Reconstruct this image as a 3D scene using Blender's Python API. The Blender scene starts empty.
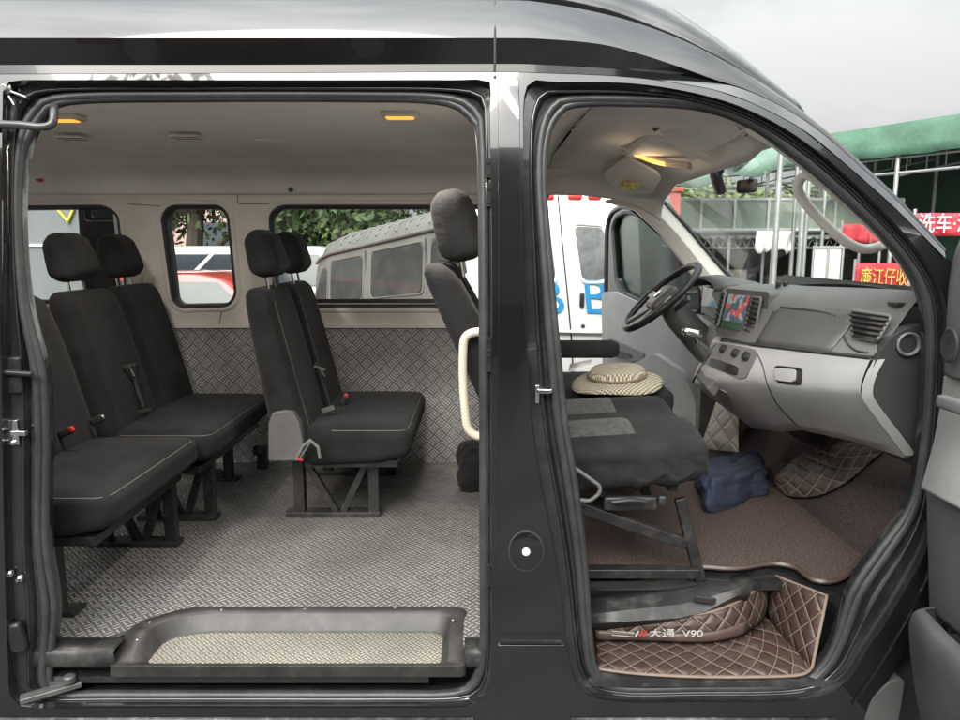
import bpy, bmesh, math, random
from mathutils import Vector, Matrix
from mathutils.geometry import tessellate_polygon
V = Vector
random.seed(7)
sc = bpy.context.scene
COL = sc.collection
PI = math.pi

# ---------------------------------------------------------------- camera geometry
FPX = 725.0
TH = math.atan((360 - 247) / FPX)
CAM = V((0, -1.9, 1.74))
ZF = 0.585         # saloon floor
YW = 1.90          # inside of the far wall


def ray(px, py):
    u = (px - 480) / FPX
    v = (360 - py) / FPX
    return V((u, math.cos(TH) + v * math.sin(TH), -math.sin(TH) + v * math.cos(TH)))


def P(px, py, Y):
    d = ray(px, py)
    return CAM + d * ((Y - CAM.y) / d.y)


def PZ(px, py, Z):
    d = ray(px, py)
    return CAM + d * ((Z - CAM.z) / d.z)


def PPL(px, py, o, n):
    d = ray(px, py)
    return CAM + d * ((o - CAM).dot(n) / d.dot(n))


# ---------------------------------------------------------------- materials
class NT:
    """small helper to write node expressions"""
    def __init__(s, m):
        s.nt = m.node_tree
        s.n = s.nt.nodes
        s.l = s.nt.links

    def node(s, t, **kw):
        n = s.n.new(t)
        for k, v in kw.items():
            setattr(n, k, v)
        return n

    def put(s, sock, v):
        if hasattr(v, 'is_output'):
            s.l.new(v, sock)
        else:
            sock.default_value = v

    def math(s, op, a, b=0.0, c=0.0, clamp=False):
        n = s.node('ShaderNodeMath', operation=op, use_clamp=clamp)
        s.put(n.inputs[0], a)
        s.put(n.inputs[1], b)
        s.put(n.inputs[2], c)
        return n.outputs[0]

    def noise(s, vec, scale, detail=4, rough=.6, w=None):
        n = s.node('ShaderNodeTexNoise')
        if vec is not None:
            s.l.new(vec, n.inputs['Vector'])
        n.inputs['Scale'].default_value = scale
        n.inputs['Detail'].default_value = detail
        n.inputs['Roughness'].default_value = rough
        return n.outputs['Fac']

    def ramp(s, fac, a, b):
        n = s.node('ShaderNodeMapRange', interpolation_type='SMOOTHSTEP')
        s.put(n.inputs[0], fac)
        n.inputs[1].default_value = a
        n.inputs[2].default_value = b
        return n.outputs[0]

    def mix(s, fac, a, b, blend='MIX'):
        n = s.node('ShaderNodeMix', data_type='RGBA', blend_type=blend)
        s.put(n.inputs[0], fac)
        for i, v in ((6, a), (7, b)):
            if hasattr(v, 'is_output'):
                s.l.new(v, n.inputs[i])
            else:
                n.inputs[i].default_value = (*v[:3], 1)
        return n.outputs[2]

    def bump(s, h, strength, dist, normal=None):
        n = s.node('ShaderNodeBump')
        n.inputs['Strength'].default_value = strength
        n.inputs['Distance'].default_value = dist
        s.l.new(h, n.inputs['Height'])
        if normal is not None:
            s.l.new(normal, n.inputs['Normal'])
        return n.outputs[0]


def base_mat(name):
    m = bpy.data.materials.new(name)
    m.use_nodes = True
    b = m.node_tree.nodes['Principled BSDF']
    return m, NT(m), b


def mat(name, col, rough=.5, metal=0., var=.12, vscale=6., bump=0., bscale=60., bdist=.002,
        coat=0., sheen=0., spec=.5, dust=0., dcol=(.33, .31, .28), rvar=.15, wrinkle=0.):
    m, t, b = base_mat(name)
    tc = t.node('ShaderNodeTexCoord').outputs['Object']
    n1 = t.noise(tc, vscale, 5)
    lo = [c * (1 - var) for c in col]
    hi = [min(1, c * (1 + var)) for c in col]
    c = t.mix(t.ramp(n1, .3, .7), lo, hi)
    if dust:
        n3 = t.noise(tc, vscale * 2.3, 7, .7)
        c = t.mix(t.math('MULTIPLY', t.ramp(n3, .45, .75), dust), c, dcol)
    t.l.new(c, b.inputs['Base Color'])
    n2 = t.noise(tc, vscale * 3, 4)
    r = t.math('MULTIPLY_ADD', n2, rough * rvar * 2, rough * (1 - rvar), clamp=True)
    t.l.new(r, b.inputs['Roughness'])
    b.inputs['Metallic'].default_value = metal
    b.inputs['Coat Weight'].default_value = coat
    b.inputs['Coat Roughness'].default_value = .03
    b.inputs['Sheen Weight'].default_value = sheen
    b.inputs['Specular IOR Level'].default_value = spec
    nrm = None
    if wrinkle:
        wv = t.node('ShaderNodeMapping')
        wv.inputs['Scale'].default_value = (1., .45, 1.6)
        wv.inputs['Rotation'].default_value = (.4, .3, .5)
        t.l.new(tc, wv.inputs['Vector'])
        nrm = t.bump(t.noise(wv.outputs[0], 11., 4, .55), wrinkle, .018)
    if bump:
        h = t.noise(tc, bscale, 3, .6)
        nrm = t.bump(h, bump, bdist, nrm)
    if nrm is not None:
        t.l.new(nrm, b.inputs['Normal'])
    return m


def emit(name, col, strength):
    m, t, b = base_mat(name)
    b.inputs['Base Color'].default_value = (*col, 1)
    b.inputs['Emission Color'].default_value = (*col, 1)
    b.inputs['Emission Strength'].default_value = strength
    return m


def paint_black(name):
    m, t, b = base_mat(name)
    tc = t.node('ShaderNodeTexCoord').outputs['Object']
    big = t.noise(tc, 1.6, 6, .65)
    spk = t.noise(tc, 300., 2, .5)
    dust = t.math('MULTIPLY', t.ramp(big, .45, .85), .012)
    sp = t.math('MULTIPLY', t.ramp(spk, .78, .82), .14)
    c = t.mix(t.math('ADD', dust, sp, clamp=True), (.007, .0075, .008), (.34, .33, .31))
    t.l.new(c, b.inputs['Base Color'])
    r = t.math('MULTIPLY_ADD', t.ramp(big, .35, .8), .10, .07)
    t.l.new(r, b.inputs['Roughness'])
    b.inputs['IOR'].default_value = 1.5
    b.inputs['Coat Weight'].default_value = 1.
    b.inputs['Coat IOR'].default_value = 1.56
    b.inputs['Coat Roughness'].default_value = .02
    h = t.noise(tc, 1.4, 2, .5)
    t.l.new(t.bump(h, .10, .02), b.inputs['Normal'])
    return m


def tread(name, axes, cell, col, dirt=.5, nb=4, rough=.32, ang=45., metal=.7):
    """aluminium tread plate: groups of short raised bars laid basket-weave"""
    m, t, b = base_mat(name)
    tc = t.node('ShaderNodeTexCoord').outputs['Object']
    sp = t.node('ShaderNodeSeparateXYZ')
    t.l.new(tc, sp.inputs[0])
    u, v = sp.outputs[axes[0]], sp.outputs[axes[1]]
    ca, sa = math.cos(math.radians(ang)) / cell, math.sin(math.radians(ang)) / cell
    a = t.math('ADD', t.math('MULTIPLY', u, ca), t.math('MULTIPLY', v, sa))
    c = t.math('SUBTRACT', t.math('MULTIPLY', v, ca), t.math('MULTIPLY', u, sa))
    par = t.math('FLOORED_MODULO', t.math('ADD', t.math('FLOOR', a), t.math('FLOOR', c)), 2.)
    fa = t.math('SUBTRACT', t.math('FRACT', a), .5)
    fc = t.math('SUBTRACT', t.math('FRACT', c), .5)
    mx = t.node('ShaderNodeMix', data_type='FLOAT')
    t.put(mx.inputs[0], par); t.put(mx.inputs[2], fa); t.put(mx.inputs[3], fc)
    my = t.node('ShaderNodeMix', data_type='FLOAT')
    t.put(my.inputs[0], par); t.put(my.inputs[2], fc); t.put(my.inputs[3], fa)
    al, ac = mx.outputs[0], my.outputs[0]
    bars = t.math('COSINE', t.math('MULTIPLY', ac, 2 * PI * nb))
    if nb % 2 == 0:
        bars = t.math('MULTIPLY', bars, -1.)
    win = t.math('MULTIPLY', t.ramp(t.math('ABSOLUTE', al), .46, .36), t.ramp(t.math('ABSOLUTE', ac), .47, .43))
    h = t.math('MULTIPLY', t.ramp(bars, -.1, .9), win)
    n1 = t.noise(tc, 1.5, 7, .7)
    n2 = t.noise(tc, 14., 5, .65)
    d = t.math('MULTIPLY', t.ramp(t.math('MULTIPLY_ADD', n2, .3, t.math('MULTIPLY', n1, .85)), .50, .68), dirt)
    big = t.math('MULTIPLY_ADD', t.ramp(t.noise(tc, .9, 5, .6), .38, .62), .5, .62)
    d = t.math('MULTIPLY', d, t.math('MULTIPLY_ADD', h, -.65, 1.))
    cc = t.mix(h, [x * .42 for x in col], [min(1, x * 1.3) for x in col])  # bars lighter than the ground: highlights on the relief put into the colour
    vm = t.node('ShaderNodeVectorMath', operation='SCALE')
    t.l.new(cc, vm.inputs[0])
    t.l.new(big, vm.inputs['Scale'])
    cc = t.mix(d, vm.outputs[0], (.092, .086, .076))
    t.l.new(cc, b.inputs['Base Color'])
    t.l.new(t.math('MULTIPLY_ADD', d, -.5 * metal, metal), b.inputs['Metallic'])
    t.l.new(t.math('ADD', t.math('MULTIPLY_ADD', d, .3, rough), t.math('MULTIPLY', n2, .12)), b.inputs['Roughness'])
    t.l.new(t.bump(h, 1., .0055), b.inputs['Normal'])
    return m


def quilt(name, col, thread, size, rough=.5, dirt=.3):
    """quilted leatherette with diamond stitching, laid out by UV in metres"""
    m, t, b = base_mat(name)
    uv = t.node('ShaderNodeUVMap').outputs[0]
    tc = t.node('ShaderNodeTexCoord').outputs['Object']
    sp = t.node('ShaderNodeSeparateXYZ')
    t.l.new(uv, sp.inputs[0])
    k = .7071 / size
    a = t.math('MULTIPLY', t.math('ADD', sp.outputs[0], sp.outputs[1]), k)
    c = t.math('MULTIPLY', t.math('SUBTRACT', sp.outputs[0], sp.outputs[1]), k)
    da = t.math('ABSOLUTE', t.math('SUBTRACT', t.math('FRACT', a), .5))
    dc = t.math('ABSOLUTE', t.math('SUBTRACT', t.math('FRACT', c), .5))
    e = t.math('MAXIMUM', da, dc)
    puff = t.math('SUBTRACT', 1., t.math('POWER', t.math('MULTIPLY', e, 2.), 3.))
    line = t.ramp(e, .462, .485)
    da2 = t.math('FRACT', t.math('MULTIPLY', t.math('ADD', a, c), 9.))
    line = t.math('MULTIPLY', line, t.ramp(da2, .12, .3))
    n1 = t.noise(tc, 9., 6, .65)
    d = t.math('MULTIPLY', t.ramp(n1, .45, .75), dirt)
    cc = t.mix(d, col, (.25, .22, .19))
    cc = t.mix(line, cc, thread)
    t.l.new(cc, b.inputs['Base Color'])
    t.l.new(t.math('MULTIPLY_ADD', d, .3, rough), b.inputs['Roughness'])
    t.l.new(t.bump(puff, .9, .006), b.inputs['Normal'])
    return m


def glass(name, tint=(.9, .95, .93), refl=1.0, dirt=0.0):
    m = bpy.data.materials.new(name)
    m.use_nodes = True
    t = NT(m)
    t.n.remove(t.n['Principled BSDF'])
    out = t.n['Material Output']
    tr = t.node('ShaderNodeBsdfTransparent')
    tr.inputs[0].default_value = (*tint, 1)
    gl = t.node('ShaderNodeBsdfGlossy')
    gl.inputs['Roughness'].default_value = .01
    fr = t.node('ShaderNodeFresnel')
    fr.inputs[0].default_value = 1.45
    mx = t.node('ShaderNodeMixShader')
    t.l.new(t.math('MULTIPLY', fr.outputs[0], refl), mx.inputs[0])
    t.l.new(tr.outputs[0], mx.inputs[1])
    t.l.new(gl.outputs[0], mx.inputs[2])
    last = mx.outputs[0]
    if dirt:
        tc = t.node('ShaderNodeTexCoord').outputs['Object']
        df = t.node('ShaderNodeBsdfDiffuse')
        df.inputs[0].default_value = (.6, .58, .54, 1)
        m2 = t.node('ShaderNodeMixShader')
        t.l.new(t.math('MULTIPLY', t.ramp(t.noise(tc, 5., 6, .7), .3, .8), dirt), m2.inputs[0])
        t.l.new(last, m2.inputs[1])
        t.l.new(df.outputs[0], m2.inputs[2])
        last = m2.outputs[0]
    t.l.new(last, out.inputs[0])
    return m


# ---------------------------------------------------------------- mesh building
class MB:
    def __init__(s):
        s.v = []
        s.f = []
        s.uv = {}

    def add(s, vs, fs, mtx=None):
        o = len(s.v)
        s.v += [tuple(mtx @ V(p)) if mtx is not None else tuple(p) for p in vs]
        s.f += [tuple(i + o for i in f) for f in fs]
        return s

    def box(s, c, size, rot=None):
        x, y, z = [a / 2 for a in size]
        vs = [V((sx * x, sy * y, sz * z)) for sz in (-1, 1) for sy in (-1, 1) for sx in (-1, 1)]
        if rot is not None:
            vs = [rot @ p for p in vs]
        vs = [p + V(c) for p in vs]
        return s.add(vs, [(0, 2, 3, 1), (4, 5, 7, 6), (0, 1, 5, 4), (2, 6, 7, 3), (0, 4, 6, 2), (1, 3, 7, 5)])

    def bar(s, a, b, w, h, up=(0, 0, 1)):
        a, b = V(a), V(b)
        d = b - a
        L = d.length
        d.normalize()
        sx = d.cross(V(up))
        if sx.length < 1e-4:
            sx = d.cross(V((1, 0, 0)))
        sx.normalize()
        su = sx.cross(d)
        vs = []
        for q in (a, b):
            for i, j in ((-1, -1), (1, -1), (1, 1), (-1, 1)):
                vs.append(q + sx * (i * w / 2) + su * (j * h / 2))
        return s.add(vs, [(0, 1, 2, 3), (7, 6, 5, 4), (0, 4, 5, 1), (1, 5, 6, 2), (2, 6, 7, 3), (3, 7, 4, 0)])

    def tube(s, pts, r, n=8, closed=False, flat=1.0, up=None):
        pts = [V(p) for p in pts]
        N = len(pts)
        rs = r if isinstance(r, (list, tuple)) else [r] * N
        T = []
        for i in range(N):
            if closed:
                d = pts[(i + 1) % N] - pts[i - 1]
            else:
                d = pts[min(i + 1, N - 1)] - pts[max(i - 1, 0)]
            T.append(d.normalized() if d.length > 1e-9 else V((0, 0, 1)))
        nrm = V(up) if up else (V((0, 1, 0)) if abs(T[0].y) < .9 else V((1, 0, 0)))
        nrm = (nrm - T[0] * nrm.dot(T[0])).normalized()
        vs, fs = [], []
        for i in range(N):
            if up:
                nrm = V(up)
            q = nrm - T[i] * nrm.dot(T[i])
            if q.length > 1e-6:
                nrm = q.normalized()
            bi = T[i].cross(nrm)
            for k in range(n):
                a = 2 * PI * k / n
                vs.append(pts[i] + nrm * (math.cos(a) * rs[i]) + bi * (math.sin(a) * rs[i] * flat))
        M = N if closed else N - 1
        for i in range(M):
            j = (i + 1) % N
            for k in range(n):
                k2 = (k + 1) % n
                fs.append((i * n + k, i * n + k2, j * n + k2, j * n + k))
        if not closed:
            fs.append(tuple(range(n - 1, -1, -1)))
            fs.append(tuple((N - 1) * n + k for k in range(n)))
        return s.add(vs, fs)

    def loft(s, rings, ring_closed=True, cap=False, closed=False):
        n = len(rings[0])
        vs = [p for r in rings for p in r]
        fs = []
        M = len(rings) if closed else len(rings) - 1
        for i in range(M):
            i2 = (i + 1) % len(rings)
            for k in range(n if ring_closed else n - 1):
                k2 = (k + 1) % n
                fs.append((i * n + k, i * n + k2, i2 * n + k2, i2 * n + k))
        if cap:
            fs.append(tuple(range(n - 1, -1, -1)))
            fs.append(tuple((len(rings) - 1) * n + k for k in range(n)))
        return s.add(vs, fs)

    def prism(s, poly, vec):
        poly = [V(p) for p in poly]
        vec = V(vec)
        n = len(poly)
        vs = poly + [p + vec for p in poly]
        tri = tessellate_polygon([poly])
        fs = [tuple(t) for t in tri] + [tuple(i + n for i in reversed(t)) for t in tri]
        fs += [(i, (i + 1) % n, (i + 1) % n + n, i + n) for i in range(n)]
        return s.add(vs, fs)

    def plate(s, outer, holes, yf, th, cuts=None):
        """plate in the XZ plane with holes; yf(x, z) -> y of the front face, th depth"""
        loops = [[V((p[0], p[1], 0)) for p in l] for l in [outer] + list(holes)]
        flat = [p for l in loops for p in l]
        tri = tessellate_polygon(loops)
        bm = bmesh.new()
        bv = [bm.verts.new(p) for p in flat]
        for t in tri:
            try:
                bm.faces.new([bv[i] for i in t])
            except ValueError:
                pass
        if cuts:
            for z in cuts:
                g = bm.verts[:] + bm.edges[:] + bm.faces[:]
                bmesh.ops.bisect_plane(bm, geom=g, plane_co=(0, z, 0), plane_no=(0, 1, 0), dist=1e-5)
        bmesh.ops.recalc_face_normals(bm, faces=bm.faces[:])
        bm.verts.index_update()
        bm.normal_update()
        front = [(v.co.x, yf(v.co.x, v.co.y), v.co.y) for v in bm.verts]
        n = len(front)
        back = [(x, y + th, z) for x, y, z in front]
        fs = []
        for f in bm.faces:
            idx = [v.index for v in f.verts]
            if f.normal.z < 0:
                idx.reverse()
            fs.append(tuple(idx))
            fs.append(tuple(i + n for i in reversed(idx)))
        for e in bm.edges:
            if len(e.link_faces) == 1:
                a, b = e.verts[0].index, e.verts[1].index
                fs.append((a, b, b + n, a + n))
        bm.free()
        return s.add(front + back, fs)

    def lathe(s, prof, mtx=None, n=24):
        vs, fs = [], []
        for r, h in prof:
            for k in range(n):
                a = 2 * PI * k / n
                vs.append((r * math.cos(a), r * math.sin(a), h))
        for i in range(len(prof) - 1):
            for k in range(n):
                k2 = (k + 1) % n
                fs.append((i * n + k, i * n + k2, (i + 1) * n + k2, (i + 1) * n + k))
        fs.append(tuple(range(n - 1, -1, -1)))
        fs.append(tuple((len(prof) - 1) * n + k for k in range(n)))
        return s.add(vs, fs, mtx)

    def soft(s, size, r, mtx=None, n=8, puff=(0, 0, 0), fn=None):
        """rounded box; puff bulges the faces; fn bends each point"""
        hx, hy, hz = [a / 2 for a in size]
        r = min(r, hx, hy, hz)
        h = (hx, hy, hz)
        bm = bmesh.new()
        bmesh.ops.create_cube(bm, size=2)
        bmesh.ops.subdivide_edges(bm, edges=bm.edges[:], cuts=n, use_grid_fill=True)
        vs = []
        for v in bm.verts:
            # spread samples towards the rounded border
            q = [math.copysign(abs(c) ** .6, c) * hh for c, hh in zip(v.co, h)]
            inn = [max(-(hh - r), min(hh - r, c)) for c, hh in zip(q, h)]
            d = V([a - b for a, b in zip(q, inn)])
            if d.length > 1e-9:
                # points inside the corner cube go to the sphere
                p = V(inn) + d.normalized() * r
            else:
                p = V(q)
            u = [c for c in v.co]
            for ax in range(3):
                if puff[ax]:
                    o = [k for k in range(3) if k != ax]
                    w = (1 - u[o[0]] ** 2) * (1 - u[o[1]] ** 2)
                    p[ax] += u[ax] * w * puff[ax]
            if fn:
                p = V(fn(p))
            vs.append(p)
        bm.verts.index_update()
        fs = [tuple(v.index for v in f.verts) for f in bm.faces]
        bm.free()
        return s.add(vs, fs, mtx)

    def grid(s, rows, uvs=True):
        """open patch from rows of points, with UVs in metres"""
        nr, nc = len(rows), len(rows[0])
        rows = [[V(p) for p in r] for r in rows]
        o = len(s.v)
        s.v += [tuple(p) for r in rows for p in r]
        for i in range(nr):
            u = 0
            for j in range(nc):
                if j:
                    u += (rows[nr // 2][j] - rows[nr // 2][j - 1]).length
                w = sum((rows[k][nc // 2] - rows[k - 1][nc // 2]).length for k in range(1, i + 1))
                s.uv[o + i * nc + j] = (u, w)
        for i in range(nr - 1):
            for j in range(nc - 1):
                s.f.append((o + i * nc + j, o + i * nc + j + 1, o + (i + 1) * nc + j + 1, o + (i + 1) * nc + j))
        return s

    def build(s, name, m, parent=None, bevel=0, seg=2, sub=0, solid=0, smooth=True, sharp=35, origin=None,
              label=None, recalc=True, off=-1):
        c = V(origin) if origin is not None else None
        if c is None:
            lo = [min(p[i] for p in s.v) for i in range(3)]
            hi = [max(p[i] for p in s.v) for i in range(3)]
            c = V([(a + b) / 2 for a, b in zip(lo, hi)])
            c.z = lo[2]
        me = bpy.data.meshes.new(name)
        me.from_pydata([tuple(V(p) - c) for p in s.v], [], s.f)
        if s.uv:
            l = me.uv_layers.new(name='UVMap')
            for lp in me.loops:
                l.data[lp.index].uv = s.uv.get(lp.vertex_index, (0, 0))
        if recalc:
            bm = bmesh.new()
            bm.from_mesh(me)
            bmesh.ops.recalc_face_normals(bm, faces=bm.faces[:])
            bm.to_mesh(me)
            bm.free()
        me.validate()
        if smooth:
            me.shade_smooth()
            if not bevel and not sub:
                me.set_sharp_from_angle(angle=math.radians(sharp))
        me.materials.append(m)
        o = bpy.data.objects.new(name, me)
        COL.objects.link(o)
        if solid:
            md = o.modifiers.new('solid', 'SOLIDIFY')
            md.thickness = solid
            md.offset = off
        if bevel:
            md = o.modifiers.new('bevel', 'BEVEL')
            md.width = bevel
            md.segments = seg
            md.limit_method = 'ANGLE'
            md.angle_limit = math.radians(30)
            md.harden_normals = True
        if sub:
            md = o.modifiers.new('sub', 'SUBSURF')
            md.levels = md.render_levels = sub
        place(o, c, parent)
        if label:
            o['label'] = label
        return o


WORLD = {}


def place(o, c, parent):
    c = V(c)
    WORLD[o.name] = c
    if parent is not None:
        o.parent = parent
        o.location = c - WORLD[parent.name]
    else:
        o.location = c


def tag(o, label, cat, group=None, kind=None):
    if label:
        o['label'] = label
    if cat:
        o['category'] = cat
    if group:
        o['group'] = group
    if kind:
        o['kind'] = kind
    return o


def thing(name, loc, label, cat, group=None):
    o = bpy.data.objects.new(name, None)
    o.empty_display_size = .1
    COL.objects.link(o)
    place(o, loc, None)
    return tag(o, label, cat, group)


def text(name, body, m, parent, origin, xdir, updir, size, ext=.002, width=None):
    c = bpy.data.curves.new(name, 'FONT')
    c.body = body
    c.size = size
    c.extrude = ext
    c.align_x = 'CENTER'
    c.align_y = 'CENTER'
    tmp = bpy.data.objects.new(name, c)
    COL.objects.link(tmp)
    dg = bpy.context.evaluated_depsgraph_get()
    me = bpy.data.meshes.new_from_object(tmp.evaluated_get(dg))
    bpy.data.objects.remove(tmp)
    xd, ud = V(xdir).normalized(), V(updir).normalized()
    nd = xd.cross(ud)
    sx = 1.
    if width:
        w = max(v.co.x for v in me.vertices) - min(v.co.x for v in me.vertices)
        sx = width / max(w, 1e-6)
    for v in me.vertices:
        p = v.co.copy()
        v.co = xd * p.x * sx + ud * p.y + nd * p.z
    me.materials.clear()
    me.materials.append(m)
    o = bpy.data.objects.new(name, me)
    COL.objects.link(o)
    place(o, origin, parent)
    return o


def cr(pts, n=6, closed=True):
    """Catmull-Rom through points (any dimension)"""
    pts = [V(p) for p in pts]
    N = len(pts)
    out = []
    for i in range(N if closed else N - 1):
        if closed:
            a, b, c, d = pts[i - 1], pts[i], pts[(i + 1) % N], pts[(i + 2) % N]
        else:
            a, b, c, d = pts[max(i - 1, 0)], pts[i], pts[i + 1], pts[min(i + 2, N - 1)]
        for k in range(n):
            t = k / n
            out.append(.5 * ((2 * b) + (c - a) * t + (2 * a - 5 * b + 4 * c - d) * t * t
                             + (3 * b - a - 3 * c + d) * t ** 3))
    if not closed:
        out.append(pts[-1])
    return out


def resample(pts, n, closed=True):
    pts = [V(p) for p in pts]
    q = pts + [pts[0]] if closed else pts
    L = [0]
    for i in range(1, len(q)):
        L.append(L[-1] + (q[i] - q[i - 1]).length)
    out = []
    m = n if closed else n - 1
    j = 0
    for k in range(n):
        d = L[-1] * k / m
        while j < len(L) - 2 and L[j + 1] < d:
            j += 1
        seg = L[j + 1] - L[j]
        out.append(q[j].lerp(q[j + 1], 0 if seg < 1e-9 else (d - L[j]) / seg))
    return out


def rnd(pts, r, n=5):
    """round the corners of a closed polygon (2-D or 3-D); r one value or one per corner"""
    pts = [V(p) for p in pts]
    out = []
    N = len(pts)
    for i in range(N):
        a, b, c = pts[i - 1], pts[i], pts[(i + 1) % N]
        rr = r[i] if isinstance(r, (list, tuple)) else r
        d1, d2 = (a - b), (c - b)
        l = min(rr, d1.length * .48, d2.length * .48)
        p, q = b + d1.normalized() * l, b + d2.normalized() * l
        for k in range(n + 1):
            t = k / n
            out.append(p * (1 - t) ** 2 + b * 2 * t * (1 - t) + q * t * t)
    return out


def lerp(a, b, t):
    return a + (b - a) * t


def interp(x, xs, ys):
    if x <= xs[0]:
        return ys[0]
    for i in range(1, len(xs)):
        if x <= xs[i]:
            return lerp(ys[i - 1], ys[i], (x - xs[i - 1]) / (xs[i] - xs[i - 1]))
    return ys[-1]


def copy_thing(root, loc, rotz=None, label=None):
    """a thing with copies of its parts and sub-parts"""
    r = root.copy()
    COL.objects.link(r)
    r.location = loc
    WORLD[r.name] = V(loc)
    if rotz is not None:
        r.rotation_euler = (0, 0, rotz)
    if label:
        r['label'] = label
    for ch in list(root.children):
        c = ch.copy()
        COL.objects.link(c)
        c.parent = r
        for g in list(ch.children):
            d = g.copy()
            COL.objects.link(d)
            d.parent = c
    return r
# ---------------------------------------------------------------- materials used in several places
M = {}
M['paint'] = paint_black('black_paint')
M['jamb'] = mat('jamb_paint', (.013, .014, .015), .16, coat=.8, var=.2, vscale=5, bump=.1, bscale=9, bdist=.01, dust=.05)
M['rubber'] = mat('seal_rubber', (.032, .034, .035), .42, var=.2, vscale=8, dust=.12, dcol=(.16, .155, .145), bump=.15, bscale=60)
M['black_plastic'] = mat('black_plastic', (.022, .022, .023), .45, var=.3, bump=.25, bscale=220, bdist=.0008, dust=.2)
M['worn_plastic'] = mat('worn_plastic', (.022, .0215, .021), .45, var=.35, vscale=7, bump=.3, bscale=200, bdist=.001, dust=.14, dcol=(.2, .18, .15))
M['trim'] = mat('beige_trim', (.66, .63, .58), .6, var=.06, vscale=4, bump=.2, bscale=300, bdist=.0006)
M['headliner'] = mat('headliner_cloth', (.73, .70, .65), .9, var=.06, vscale=3, bump=.35, bscale=400, bdist=.001)
M['cream'] = mat('cream_plastic', (.62, .56, .45), .4, var=.05)
M['grey_plastic'] = mat('grey_dash_plastic', (.135, .136, .136), .5, var=.1, vscale=5, bump=.25, bscale=350, bdist=.0006)
M['dark_plastic'] = mat('charcoal_dash_plastic', (.085, .085, .085), .45, var=.12, vscale=5, bump=.25, bscale=350, bdist=.0006)
M['silver_plastic'] = mat('silver_dash_plastic', (.38, .385, .385), .45, metal=.1, var=.08, bump=.12, bscale=350, bdist=.0005)
M['light_plastic'] = mat('pale_grey_plastic', (.29, .295, .29), .5, var=.08, bump=.25, bscale=300, bdist=.0008, dust=.15)
M['fabric'] = mat('seat_cloth', (.0135, .014, .015), .95, wrinkle=.25, var=.3, vscale=5, bump=.6, bscale=500, bdist=.0022, sheen=.05, spec=.12)
M['cover'] = mat('seat_cover_cloth', (.016, .016, .0165), .85, wrinkle=.3, var=.3, vscale=6, bump=.5, bscale=420, bdist=.0015, sheen=.03, spec=.2)
M['inset'] = mat('seat_inset_cloth', (.055, .054, .052), .95, var=.35, vscale=60, bump=.6, bscale=300, bdist=.002, sheen=.05)
M['thread'] = mat('grey_stitching', (.11, .11, .11), .8)
M['steel'] = mat('bare_steel', (.55, .55, .54), .3, metal=1., var=.15, dust=.25)
M['chrome'] = mat('chrome', (.8, .8, .8), .12, metal=1.)
M['frame_black'] = mat('black_painted_steel', (.014, .014, .015), .38, var=.3, vscale=9, dust=.3, dcol=(.12, .11, .10))
M['red'] = mat('red_plastic', (.55, .03, .03), .35)
M['belt'] = mat('seat_belt_webbing', (.02, .02, .022), .8, bump=.6, bscale=300)
M['white_plastic'] = mat('white_plastic', (.75, .74, .70), .4)
M['wall_plate'] = tread('wall_tread_plate', (0, 2), .050, (.82, .815, .80), dirt=.32, nb=4, rough=.24, metal=.45)
M['floor_plate'] = tread('floor_tread_plate', (0, 1), .031, (.43, .43, .42), dirt=.85, nb=2, rough=.34, metal=.55)
M['tray_plate'] = tread('tray_tread_plate', (0, 1), .020, (.45, .425, .36), dirt=.4, nb=2, rough=.55, metal=.1)
M['quilt'] = quilt('brown_quilted_leatherette', (.046, .027, .021), (.26, .20, .155), .048, dirt=.16)
M['quilt_dark'] = quilt('dark_quilted_leatherette', (.045, .032, .028), (.25, .22, .19), .07)
M['leather'] = mat('brown_leatherette', (.075, .05, .042), .42, var=.2, bump=.3, bscale=180, bdist=.001)
M['carpet'] = mat('brown_loop_carpet', (.10, .073, .064), .95, var=.75, vscale=170, bump=1., bscale=240, bdist=.010, dust=.3, dcol=(.2, .17, .15), spec=.2)
M['window_tint'] = glass('tinted_glass', (.76, .80, .78), .9, dirt=.03)
M['clear_glass'] = glass('clear_glass', (.90, .95, .92), .22, dirt=.03)
M['frit'] = mat('dark_window_film', (.05, .055, .06), .15, var=.3)
M['tyre'] = mat('tyre_rubber', (.02, .02, .02), .8, bump=.3, bscale=80)
# ---------------------------------------------------------------- the black van: body shell
van = thing('van', (0, 1.0, 0), 'black van in the foreground with sliding door and both front doors standing open', 'van')
YC = 1.0


def yb(z):
    return 0 if z < 1.45 else .085 * ((z - 1.45) / .75) ** 1.3


def PB(px, py, off=0.):
    y = 0
    for _ in range(5):
        p = P(px, py, y + off)
        y = yb(p.z)
    return P(px, py, y + off)


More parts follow.
